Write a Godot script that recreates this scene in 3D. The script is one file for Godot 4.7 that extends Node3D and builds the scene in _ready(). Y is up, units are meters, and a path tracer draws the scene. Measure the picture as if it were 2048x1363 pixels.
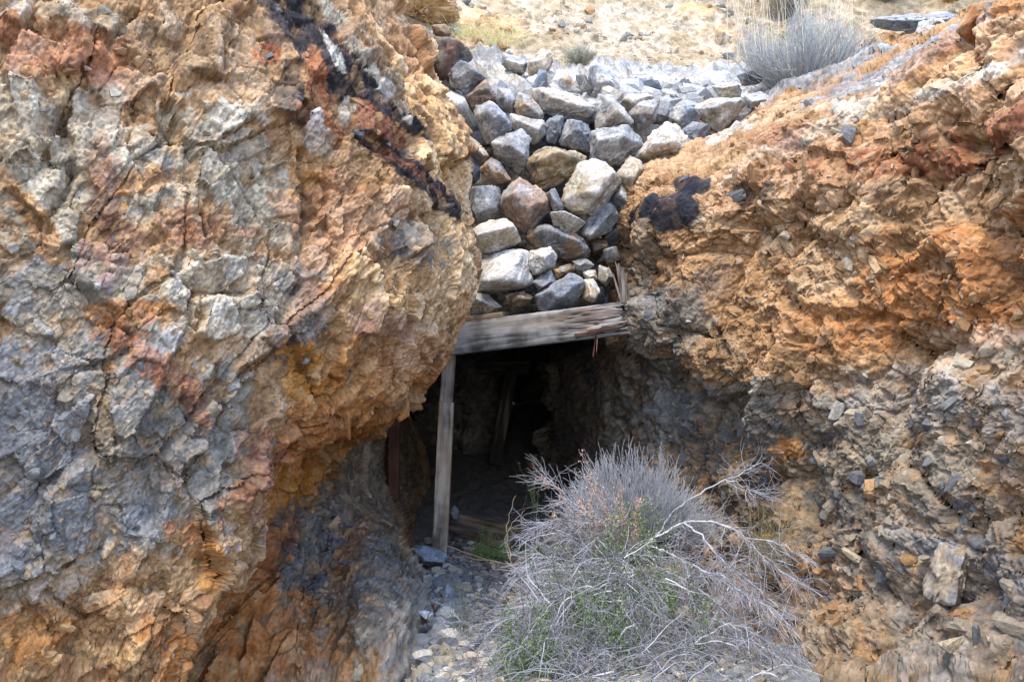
extends Node3D
# An old mine portal between two rust-stained rock faces. y up, metres; the camera stands in the cutting at the origin.

const F := 1979.0                     # focal length in pixels of the 2048 px wide photograph
const EYE := 1.6
var Q := 1.0                          # mesh density
var used := {}
var J := PackedVector3Array()         # jitter of the fracture cells
var T := PackedVector3Array()         # tilt of the fracture cells
var R := PackedVector2Array()         # two random numbers of the fracture cells
var PAL := {}
var grit: StandardMaterial3D
var woodmat: StandardMaterial3D
var twigmat: StandardMaterial3D
var leafmat: StandardMaterial3D

func at(px: float, py: float, d: float) -> Vector3:
	return Vector3((px - 1024.0) / F * d, EYE - (py - 681.5) / F * d, -d)

func lin(r: float, g: float, b: float) -> Vector3:
	var c := Color8(int(r), int(g), int(b)).srgb_to_linear()
	return Vector3(c.r, c.g, c.b)

func numbered(called: String) -> String:
	if not used.has(called):
		used[called] = 0
		return called
	used[called] += 1
	return "%s_%03d" % [called, used[called]]

func thing(called: String, label: String, category: String, where := Vector3.ZERO, group := "") -> Node3D:
	var o := Node3D.new()
	o.name = numbered(called)
	o.position = where
	add_child(o)
	tag(o, label, category, group)
	return o

func tag(o: Node, label: String, category: String, group := "", kind := "") -> void:
	o.set_meta("label", label)
	o.set_meta("category", category)
	if group != "":
		o.set_meta("group", group)
	if kind != "":
		o.set_meta("kind", kind)

func inst(called: String, mesh: Mesh, mat: Material, parent: Node = self) -> MeshInstance3D:
	var o := MeshInstance3D.new()
	o.mesh = mesh
	o.material_override = mat
	o.name = numbered(called) if parent == self else called
	parent.add_child(o, true)
	return o

func noise(s: int, freq: float, oct := 3, kind := FastNoiseLite.TYPE_SIMPLEX_SMOOTH) -> FastNoiseLite:
	var n := FastNoiseLite.new()
	n.seed = s
	n.noise_type = kind
	n.frequency = freq
	n.fractal_type = FastNoiseLite.FRACTAL_FBM if oct > 1 else FastNoiseLite.FRACTAL_NONE
	n.fractal_octaves = oct
	return n

class MB:                              # collects triangles of one mesh
	var v := PackedVector3Array()
	var n := PackedVector3Array()
	var c := PackedColorArray()
	var ix := PackedInt32Array()
	func tube(p: PackedVector3Array, r0: float, r1: float, col: Vector3, sides := 3, col2 = null) -> void:
		var k := p.size()
		var base := v.size()
		for i in k:
			var t: Vector3 = (p[mini(i + 1, k - 1)] - p[maxi(i - 1, 0)]).normalized()
			var a := t.cross(Vector3(0.31, 0.2, 0.93)).normalized()
			var b := t.cross(a)
			var f := float(i) / (k - 1)
			var r := lerpf(r0, r1, f)
			var cc: Vector3 = col if col2 == null else col.lerp(col2, f)
			for s in sides:
				var g := TAU * s / sides
				var o := a * cos(g) + b * sin(g)
				v.append(p[i] + o * r)
				n.append(o)
				c.append(Color(cc.x, cc.y, cc.z))
		for i in k - 1:
			for s in sides:
				var a0 := base + i * sides + s
				var a1 := base + i * sides + (s + 1) % sides
				ix.append_array(PackedInt32Array([a0, a0 + sides, a1, a1, a0 + sides, a1 + sides]))
	func leaf(p: Vector3, d: Vector3, w: Vector3, col: Vector3) -> void:   # a small folded leaf
		var m := p + d * 0.5
		var nn := d.cross(w).normalized()
		var base := v.size()
		for q in [p, m + w + nn * d.length() * 0.12, p + d, m - w + nn * d.length() * 0.12]:
			v.append(q)
			n.append(nn)
			c.append(Color(col.x, col.y, col.z))
		ix.append_array(PackedInt32Array([base, base + 1, base + 2, base, base + 2, base + 3]))
	func ball(p: Vector3, r: float, col: Vector3) -> void:                 # an octahedral bud
		var base := v.size()
		for q in [Vector3.UP * 1.3, Vector3.RIGHT, Vector3.BACK, Vector3.LEFT, Vector3.FORWARD, Vector3.DOWN * 1.3]:
			v.append(p + q * r)
			n.append(q.normalized())
			c.append(Color(col.x, col.y, col.z))
		for k in 4:
			var a := base + 1 + k
			var b := base + 1 + (k + 1) % 4
			ix.append_array(PackedInt32Array([base, a, b, base + 5, b, a]))
	func mesh() -> ArrayMesh:
		var arr := []
		arr.resize(Mesh.ARRAY_MAX)
		arr[Mesh.ARRAY_VERTEX] = v
		arr[Mesh.ARRAY_NORMAL] = n
		arr[Mesh.ARRAY_COLOR] = c
		arr[Mesh.ARRAY_INDEX] = ix
		var m := ArrayMesh.new()
		m.add_surface_from_arrays(Mesh.PRIMITIVE_TRIANGLES, arr)
		return m

# ---------- fractured rock ----------
const O8: Array[Vector3] = [Vector3(0, 0, 0), Vector3(1, 0, 0), Vector3(0, 1, 0), Vector3(1, 1, 0), Vector3(0, 0, 1), Vector3(1, 0, 1), Vector3(0, 1, 1), Vector3(1, 1, 1)]

func cell(p: Vector3) -> Vector4:      # the outermost of the broken faces round a point: (height, clearance from the next face, two random numbers of the piece)
	var q := p.floor()
	var f := p - q
	var x := int(q.x)
	var y := int(q.y)
	var z := int(q.z)
	var x0 := x * 73856093
	var x1 := x0 + 73856093
	var y0 := y * 19349663
	var y1 := y0 + 19349663
	var z0 := z * 83492791
	var z1 := z0 + 83492791
	var best := -9.0
	var second := -9.0
	var bi := 0
	for k in 8:
		var h := ((x1 if k & 1 else x0) ^ (y1 if k & 2 else y0) ^ (z1 if k & 4 else z0))
		h = (h ^ (h >> 9)) & 4095
		var r := O8[k] + J[h] - f
		var d := T[h].dot(r) + R[h].x * 0.8 - 3.4 * maxf(r.length_squared() - 0.28, 0.0)
		if d > best:
			second = best
			best = d
			bi = h
		elif d > second:
			second = d
	var w := R[bi]
	return Vector4(best - 0.25, best - second, w.x, w.y)

func shard(p: Vector3) -> Vector4:     # the nearest of the flat broken faces round a point; neighbours meet in a short steep face
	var q := p.floor()
	var f := p - q
	var x := int(q.x)
	var yy := int(q.y)
	var z := int(q.z)
	var x0 := x * 73856093
	var x1 := x0 + 73856093
	var y0 := yy * 19349663
	var y1 := y0 + 19349663
	var z0 := z * 83492791
	var z1 := z0 + 83492791
	var best := 9.0
	var second := 9.0
	var bi := 0
	var si := 0
	var br := Vector3.ZERO
	var sr := Vector3.ZERO
	for k in 8:
		var h := ((x1 if k & 1 else x0) ^ (y1 if k & 2 else y0) ^ (z1 if k & 4 else z0))
		h = (h ^ (h >> 9)) & 4095
		var r := O8[k] + J[h] * 1.2 - f
		var d := r.length_squared()
		if d < best:
			second = best
			si = bi
			sr = br
			best = d
			bi = h
			br = r
		elif d < second:
			second = d
			si = h
			sr = r
	var w := R[bi]
	var e := sqrt(second) - sqrt(best)
	var y := T[bi].dot(br) * 0.75 + w.x * 0.7
	if e < 0.07:
		y = lerpf((y + T[si].dot(sr) * 0.75 + R[si].x * 0.7) * 0.5, y, e / 0.07)
	return Vector4(y, e, w.x, w.y)

func tone(name: String, r: float) -> Vector3:
	var p: Array = PAL[name]
	return (p[0] as Vector3).lerp(p[1], clampf(r * 2.0, 0, 1)) if r > 0 else (p[0] as Vector3).lerp(p[2], clampf(-r * 2.0, 0, 1))

# Lofts a sheet through rows of control points, breaks it into facets along its normals and colours it by its minerals.
func surface(rows: Array, useg: Array, vseg: Array, S: Dictionary) -> Dictionary:
	var nc: int = rows[0].size()
	var us := PackedFloat32Array()
	for s in useg.size():
		var k := maxi(1, int(useg[s] * Q))
		for i in k:
			us.append(s + float(i) / k)
	us.append(nc - 1)
	var vs := PackedFloat32Array()
	for s in vseg.size():
		var k := maxi(1, int(vseg[s] * Q))
		for i in k:
			vs.append(s + float(i) / k)
	vs.append(rows.size() - 1)
	var nu := us.size()
	var nv := vs.size()
	var cols: Array[PackedVector3Array] = []          # every control row sampled along u
	for r in rows:
		var line := PackedVector3Array()
		for u in us:
			var i := mini(int(u), nc - 2)
			line.append((r[i] as Vector3).cubic_interpolate(r[i + 1], r[maxi(i - 1, 0)], r[mini(i + 2, nc - 1)], u - i))
		cols.append(line)
	var B := PackedVector3Array()
	B.resize(nu * nv)
	for j in nv:
		var i := mini(int(vs[j]), rows.size() - 2)
		var t := vs[j] - i
		var r0 := cols[maxi(i - 1, 0)]
		var r1 := cols[i]
		var r2 := cols[i + 1]
		var r3 := cols[mini(i + 2, rows.size() - 1)]
		var o := j * nu
		for k in nu:
			B[o + k] = r1[k].cubic_interpolate(r2[k], r0[k], r3[k], t)
	# the minerals' and the joints' places on the sheet
	var spots := []
	for b in S.get("spots", []):
		var p := _on(B, nu, nv, b[0], b[1])
		var m := -p.z / F
		var a := deg_to_rad(b[4])
		spots.append([p, b[2] * m, b[3] * m, cos(a), sin(a), PAL[b[5]], b[6], maxf(b[2], b[3]) * m * 1.45, b[7] if b.size() > 7 else 0.0])
	S["us"] = us
	S["calm"] = []                     # where a smooth mineral crust lies over the blocks
	for k in spots:
		if k[8] > 0.0:
			S.calm.append([k[0], maxf(k[1], k[2]), k[8]])
	for k in S.get("quiet", []):
		S.calm.append([_on(B, nu, nv, k[0], k[1]), k[2], k[3]])
	var joints := []
	for g in S.get("joints", []):
		var pts: Array = g[0]
		for k in pts.size() - 1:
			joints.append([_on(B, nu, nv, pts[k].x, pts[k].y), _on(B, nu, nv, pts[k + 1].x, pts[k + 1].y), g[1], g[2]])
	var out: Array = []
	out.resize(nv)
	var job := func(j: int) -> void: out[j] = _blocks(j, B, nu, nv, joints, S)
	WorkerThreadPool.wait_for_group_task_completion(WorkerThreadPool.add_group_task(job, nv, -1, true))
	var P := PackedVector3Array()
	for j in nv:
		P.append_array(out[j][0])
	var fin: Array = []
	fin.resize(nv)
	var job2 := func(j: int) -> void: fin[j] = _row(j, P, out[j], nu, nv, spots, S)
	WorkerThreadPool.wait_for_group_task_completion(WorkerThreadPool.add_group_task(job2, nv, -1, true))
	out = fin
	var V := PackedVector3Array()
	var C := PackedColorArray()
	for j in nv:
		V.append_array(out[j][0])
		C.append_array(out[j][1])
	out.clear()
	var N := PackedVector3Array()
	N.resize(nu * nv)
	var ix := PackedInt32Array()
	ix.resize((nu - 1) * (nv - 1) * 6)
	var w := 0
	for j in nv:
		var o := j * nu
		var ju := mini(j + 1, nv - 1) * nu
		var jd := maxi(j - 1, 0) * nu
		for k in nu:
			N[o + k] = (V[ju + k] - V[jd + k]).cross(V[o + mini(k + 1, nu - 1)] - V[o + maxi(k - 1, 0)]).normalized()
			if j < nv - 1 and k < nu - 1:
				var a := o + k
				ix[w] = a
				ix[w + 1] = a + 1
				ix[w + 2] = a + nu
				ix[w + 3] = a + 1
				ix[w + 4] = a + nu + 1
				ix[w + 5] = a + nu
				w += 6
	var arr := []
	arr.resize(Mesh.ARRAY_MAX)
	arr[Mesh.ARRAY_VERTEX] = V
	arr[Mesh.ARRAY_NORMAL] = N
	arr[Mesh.ARRAY_COLOR] = C
	arr[Mesh.ARRAY_INDEX] = ix
	var m := ArrayMesh.new()
	m.add_surface_from_arrays(Mesh.PRIMITIVE_TRIANGLES, arr)
	return {"mesh": m, "v": V, "n": N, "c": C, "nu": nu, "nv": nv, "b": B}

func _on(B: PackedVector3Array, nu: int, nv: int, px: float, py: float) -> Vector3:   # the point of the sheet seen at a pixel
	var best := 1e9
	var got := B[0]
	for j in range(0, nv, 3):
		for k in range(0, nu, 3):
			var p := B[j * nu + k]
			var d := -p.z
			if d < 1.0:
				continue
			var e := absf(1024.0 + p.x / d * F - px) + absf(681.5 - (p.y - EYE) / d * F - py) + d * 3.0
			if e < best:
				best = e
				got = p
	return got

func _blocks(j: int, B: PackedVector3Array, nu: int, nv: int, joints: Array, S: Dictionary) -> Array:   # the large broken blocks and joints of a sheet
	var V := PackedVector3Array()
	V.resize(nu)
	var LL := PackedVector4Array()
	LL.resize(nu)
	var MM := PackedVector4Array()
	MM.resize(nu)
	var o := j * nu
	var ju := mini(j + 5, nv - 1) * nu
	var jd := maxi(j - 5, 0) * nu
	var n1: FastNoiseLite = S.n1
	var n2: FastNoiseLite = S.n2
	var n4: FastNoiseLite = S.n4
	var turn: Basis = S.turn
	var fL: float = S.fL
	var fM: float = S.fM
	var aL: float = S.aL
	var aM: float = S.aM
	var aC: float = S.aC
	var calm: Array = S.calm
	var us: PackedFloat32Array = S.us
	var calm_u: float = S.calm_u       # the side wall behind the corner is smoother
	var crumbly: float = S.crumb
	var flat: bool = S.flat
	var slabs: bool = S.slabs
	var lo := B[o]
	var hi := B[o]
	for k in range(0, nu, 4):
		lo = lo.min(B[o + k])
		hi = hi.max(B[o + k])
	var cuts := []
	for g in joints:
		if maxf(g[0].y, g[1].y) + g[2] * 2.5 > lo.y and minf(g[0].y, g[1].y) - g[2] * 2.5 < hi.y:
			cuts.append(g)
	for k in nu:
		var b := B[o + k]
		var n := (B[ju + k] - B[jd + k]).cross(B[o + mini(k + 5, nu - 1)] - B[o + maxi(k - 5, 0)]).normalized()
		var p := b + Vector3(n1.get_noise_3dv(b), n1.get_noise_3d(b.y + 31.0, b.z, b.x), n1.get_noise_3d(b.z - 17.0, b.x, b.y)) * 0.07
		var q := turn * p
		var L := shard(q * fL) if flat else cell(q * fL)
		var M := shard(q * fM + Vector3(5.3, 1.7, 9.1)) if flat or slabs else cell(q * fM + Vector3(5.3, 1.7, 9.1))
		var f := n2.get_noise_3dv(b)
		var crumb := clampf(crumbly + n4.get_noise_3dv(b) * 1.1, 0.0, 1.0)
		var h := aL * L.x + (1.0 - crumb * 0.4) * aM * M.x + aC * f * (0.3 + 0.7 * crumb)
		if L.y < 0.05:
			h -= (1.0 - L.y * 20.0) * aL * 0.35 * clampf(0.4 + L.z * 2.0, 0, 1)
		if M.y < 0.07:
			h -= (1.0 - M.y / 0.07) * aM * 0.35 * clampf(0.5 + M.w * 1.5, 0, 1)
		for cu in cuts:
			var a: Vector3 = cu[0]
			var ab: Vector3 = cu[1] - a
			var tt := clampf((p - a).dot(ab) / ab.length_squared(), 0, 1)
			var dd: float = p.distance_to(a + ab * tt) / float(cu[2])
			if dd < 2.2:
				h -= cu[3] * exp(-dd * dd * 1.6)
		for ca in calm:
			var e: float = p.distance_to(ca[0]) / ca[1]
			if e < 1.3:
				h *= lerpf(1.0 - ca[2], 1.0, smoothstep(0.6, 1.3, e))
		if us[k] > calm_u:
			h *= 0.35
		V[k] = b + n * h
		LL[k] = L
		MM[k] = M
	return [V, LL, MM]

func _row(j: int, B: PackedVector3Array, big: Array, nu: int, nv: int, spots: Array, S: Dictionary) -> Array:   # the small pieces, the grain and the colours
	var V := PackedVector3Array()
	V.resize(nu)
	var C := PackedColorArray()
	C.resize(nu)
	var LL: PackedVector4Array = big[1]
	var MM: PackedVector4Array = big[2]
	var o := j * nu
	var ju := mini(j + 1, nv - 1) * nu
	var jd := maxi(j - 1, 0) * nu
	var n1: FastNoiseLite = S.n1
	var n2: FastNoiseLite = S.n2
	var n3: FastNoiseLite = S.n3
	var n4: FastNoiseLite = S.n4
	var turn: Basis = S.turn
	var fS: float = S.fS
	var aM: float = S.aM
	var aS: float = S.aS
	var aF: float = S.aF
	var crumbly: float = S.crumb
	var flat: bool = S.flat
	var base: Array = PAL[S.base]
	var dirt: Vector3 = S.dirt
	var dirty: float = S.dirty
	var rust: Vector3 = S.rust
	var rusty: float = S.rusty
	var mottle: float = S.mottle
	var lo := B[o]
	var hi := B[o]
	for k in range(0, nu, 4):
		lo = lo.min(B[o + k])
		hi = hi.max(B[o + k])
	var near := []
	for s in spots:
		var p: Vector3 = s[0]
		if p.y + s[7] > lo.y and p.y - s[7] < hi.y:
			near.append(s)
	for k in nu:
		var b := B[o + k]
		var n := (B[ju + k] - B[jd + k]).cross(B[o + mini(k + 1, nu - 1)] - B[o + maxi(k - 1, 0)]).normalized()
		var w1 := n1.get_noise_3d(b.y + 31.0, b.z, b.x)
		var w2 := n1.get_noise_3d(b.z - 17.0, b.x, b.y)
		var p := b + Vector3(w2, w1, w2) * 0.03
		var q := turn * p
		var L := LL[k]
		var M := MM[k]
		var s := shard(q * fS + Vector3(2.9, 7.7, 3.1)) if flat else cell(q * fS + Vector3(2.9, 7.7, 3.1))
		var tiny := shard(q * fS * 2.6 + Vector3(4.1, 8.3, 0.7)) if flat else cell(q * fS * 2.6 + Vector3(4.1, 8.3, 0.7))
		var f := n2.get_noise_3dv(b)
		var g := n3.get_noise_3dv(b)
		var st := n4.get_noise_3dv(b)
		var crumb := clampf(crumbly + st * 1.1, 0.0, 1.0)
		var smooth := 1.0
		# colour
		var r := clampf(M.z * 0.62 + f * 0.55 + L.w * 0.25, -0.5, 0.5)
		var c: Vector3 = (base[0] as Vector3).lerp(base[1], r * 2.0) if r > 0 else (base[0] as Vector3).lerp(base[2], -r * 2.0)
		for sp in near:
			var e: Vector3 = p - sp[0]
			if absf(e.x) > sp[7] or absf(e.z) > sp[7] * 1.6 + 0.25:
				continue
			var ex: float = (e.x * sp[3] + e.y * sp[4]) / sp[1]
			var ey: float = (e.y * sp[3] - e.x * sp[4]) / sp[2]
			var t: float = 1.0 - sqrt(ex * ex + ey * ey) + (w1 * 0.3 + f * 0.36 + M.z * 0.6 + s.z * 0.3) * (1.0 - 0.75 * sp[8])
			if t > 0.0:
				t = minf(t * 9.0, 1.0) * sp[6]
				var pl: Array = sp[5]
				c = c.lerp((pl[0] as Vector3).lerp(pl[1], r * 2.0) if r > 0 else (pl[0] as Vector3).lerp(pl[2], -r * 2.0), minf(t, 1.0))
				if sp[8] != 0.0:
					smooth = minf(smooth, 1.0 - sp[8] * minf(t, 1.0))
		# small relief
		var h := (aS * s.x + aS * 0.45 * tiny.x + aF * g) * smooth
		if s.y < 0.06:
			h -= (1.0 - s.y / 0.06) * aS * 0.4 * smooth
		# earth lodged in the low places, iron stain along the joints, and the grain of each piece
		var low := clampf((-M.x * 0.9 - s.x * 0.5 + 0.05 - M.y * 0.5) * dirty + f * 1.3 * dirty, 0, 1) * smooth
		c = c.lerp(dirt, low * 0.75)
		var ru := clampf((st * 1.6 + w2 * 1.2 - 0.35) * rusty + (0.1 - L.y) * 3.0 * rusty, 0, 1) * smooth
		c = c.lerp(rust, ru * 0.6)
		c *= clampf(1.0 + mottle * (0.42 * s.z + 0.34 * tiny.z) * (0.5 + 0.5 * smooth) + 0.24 * M.w + 0.4 * g + 0.22 * f, 0.35, 1.7)
		V[k] = b + n * h
		C[k] = Color(c.x, c.y, c.z)
	return [V, C]

func _ready() -> void:
	# ---------- camera, sky, light, exposure ----------
	var cam := Camera3D.new()
	cam.name = "camera"
	cam.position = Vector3(0, EYE, 0)
	cam.fov = rad_to_deg(2.0 * atan(681.5 / F))
	cam.near = 0.05
	cam.far = 1500.0
	add_child(cam)
	cam.current = true
	var env := Environment.new()
	var sky := Sky.new()
	var air := ProceduralSkyMaterial.new()
	air.sky_top_color = Color(0.47, 0.61, 0.85)
	air.sky_horizon_color = Color(0.87, 0.88, 0.89)
	air.sky_curve = 0.25
	air.ground_bottom_color = Color(0.36, 0.30, 0.24)
	air.ground_horizon_color = Color(0.60, 0.56, 0.50)
	air.sky_energy_multiplier = 1.0
	sky.sky_material = air
	env.background_mode = Environment.BG_SKY
	env.sky = sky
	env.tonemap_mode = Environment.TONE_MAPPER_LINEAR
	env.tonemap_exposure = 6.2
	env.sdfgi_enabled = true
	env.ssao_enabled = true
	env.ssil_enabled = true
	var we := WorldEnvironment.new()
	we.name = "world_environment"
	we.environment = env
	add_child(we)
	var sun := DirectionalLight3D.new()
	sun.name = "sun"
	sun.light_energy = 0.3
	sun.light_color = Color(1.0, 0.97, 0.93)
	sun.light_angular_distance = 24.0
	sun.shadow_enabled = true
	add_child(sun)
	sun.look_at_from_position(Vector3(-0.6, 3.0, 1.3), Vector3.ZERO)
	prepare()
	# ---------- the place ----------
	build_ground()
	build_left_cliff()
	build_right_cliff()
	build_hill()
	build_tunnel()
	build_rubble()
	build_timber()
	build_plants()

func prepare() -> void:
	var rng := RandomNumberGenerator.new()
	rng.seed = 7
	for i in 4096:
		J.append(Vector3(rng.randf_range(-0.35, 0.35), rng.randf_range(-0.35, 0.35), rng.randf_range(-0.35, 0.35)))
		T.append(Vector3(rng.randf_range(-1, 1), rng.randf_range(-1, 1), rng.randf_range(-1, 1)) * 1.15)
		R.append(Vector2(rng.randf_range(-0.5, 0.5), rng.randf_range(-0.5, 0.5)))
	PAL = {
		"grey": [lin(176, 162, 136), lin(196, 186, 164), lin(144, 136, 122)],
		"blue": [lin(142, 140, 134), lin(168, 163, 152), lin(156, 140, 114)],
		"slate": [lin(118, 118, 117), lin(144, 143, 140), lin(97, 98, 99)],
		"tan": [lin(180, 143, 103), lin(198, 169, 132), lin(146, 111, 76)],
		"pink": [lin(184, 142, 106), lin(200, 164, 130), lin(158, 116, 82)],
		"orange": [lin(178, 116, 64), lin(192, 144, 94), lin(154, 99, 56)],
		"ochre": [lin(182, 124, 58), lin(198, 148, 86), lin(150, 96, 42)],
		"rust": [lin(144, 90, 60), lin(172, 116, 80), lin(108, 68, 52)],
		"purple": [lin(128, 92, 80), lin(160, 128, 112), lin(98, 66, 58)],
		"black": [lin(52, 48, 48), lin(84, 74, 68), lin(36, 34, 36)],
		"cream": [lin(208, 170, 120), lin(220, 190, 148), lin(188, 146, 96)],
		"pale": [lin(204, 194, 174), lin(220, 213, 198), lin(184, 166, 136)],
		"brown": [lin(122, 106, 86), lin(148, 130, 106), lin(96, 84, 70)],
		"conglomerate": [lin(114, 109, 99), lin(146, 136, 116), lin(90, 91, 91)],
		"hill": [lin(178, 162, 134), lin(194, 180, 156), lin(154, 134, 104)],
		"white": [lin(222, 218, 208), lin(232, 230, 224), lin(204, 194, 174)],
		"stone": [lin(176, 174, 168), lin(200, 198, 192), lin(148, 148, 146)],
		"bluestone": [lin(150, 156, 164), lin(176, 180, 184), lin(132, 136, 142)],
		"dimstone": [lin(132, 134, 136), lin(156, 157, 157), lin(112, 115, 118)],
		"darkrock": [lin(104, 99, 90), lin(126, 118, 105), lin(84, 82, 79)],
		"coal": [lin(44, 45, 50), lin(60, 60, 64), lin(34, 34, 38)],
		"sandstone": [lin(180, 158, 124), lin(198, 180, 150), lin(152, 132, 102)],
		"rosestone": [lin(174, 148, 128), lin(190, 168, 150), lin(152, 126, 108)],
		"gravel": [lin(134, 135, 133), lin(164, 161, 153), lin(110, 113, 115)],
	}
	grit = StandardMaterial3D.new()
	grit.vertex_color_use_as_albedo = true
	grit.roughness = 0.92
	grit.metallic_specular = 0.25
	var t := NoiseTexture2D.new()
	t.width = 512
	t.height = 512
	t.seamless = true
	t.noise = noise(91, 0.03, 5)
	var ramp := Gradient.new()
	ramp.set_color(0, Color(0.68, 0.67, 0.66))
	ramp.set_color(1, Color(1, 1, 1))
	t.color_ramp = ramp
	grit.albedo_texture = t
	var nt := NoiseTexture2D.new()
	nt.width = 512
	nt.height = 512
	nt.seamless = true
	nt.as_normal_map = true
	nt.bump_strength = 6.0
	nt.noise = noise(92, 0.04, 4)
	grit.normal_enabled = true
	grit.normal_texture = nt
	grit.normal_scale = 0.7
	grit.uv1_triplanar = true
	grit.uv1_world_triplanar = true
	grit.uv1_scale = Vector3(2.6, 2.6, 2.6)
	woodmat = StandardMaterial3D.new()
	woodmat.vertex_color_use_as_albedo = true
	woodmat.roughness = 0.85
	woodmat.metallic_specular = 0.25
	twigmat = StandardMaterial3D.new()
	twigmat.vertex_color_use_as_albedo = true
	twigmat.roughness = 0.9
	twigmat.metallic_specular = 0.2
	leafmat = StandardMaterial3D.new()
	leafmat.vertex_color_use_as_albedo = true
	leafmat.roughness = 0.7
	leafmat.cull_mode = BaseMaterial3D.CULL_DISABLED
	leafmat.backlight_enabled = true
	leafmat.backlight = Color(0.3, 0.3, 0.3)

func style(s: int, over: Dictionary) -> Dictionary:
	var d := {
		"n1": noise(s, 1.9, 3), "n2": noise(s + 1, 9.0, 4), "n3": noise(s + 2, 48.0, 3), "n4": noise(s + 3, 1.3, 2),
		"turn": Basis.from_euler(Vector3(0.3, 0.5, 0.6)).scaled(Vector3(1, 1, 1)),
		"fL": 2.6, "fM": 8.5, "fS": 24.0, "aL": 0.075, "aM": 0.032, "aS": 0.012, "aC": 0.05, "aF": 0.006, "crumb": 0.3,
		"base": "tan", "dirt": lin(176, 142, 100), "dirty": 0.7, "rust": lin(150, 96, 58), "rusty": 0.5, "mottle": 1.0, "flat": false, "slabs": false, "calm_u": 99.0,
	}
	d.merge(over, true)
	return d

func grid(list: Array) -> Array:       # rows of [px, py, distance, ...]
	var rows := []
	for r in list:
		var line := []
		for i in range(0, r.size(), 3):
			line.append(at(r[i], r[i + 1], r[i + 2]))
		rows.append(line)
	return rows

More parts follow.
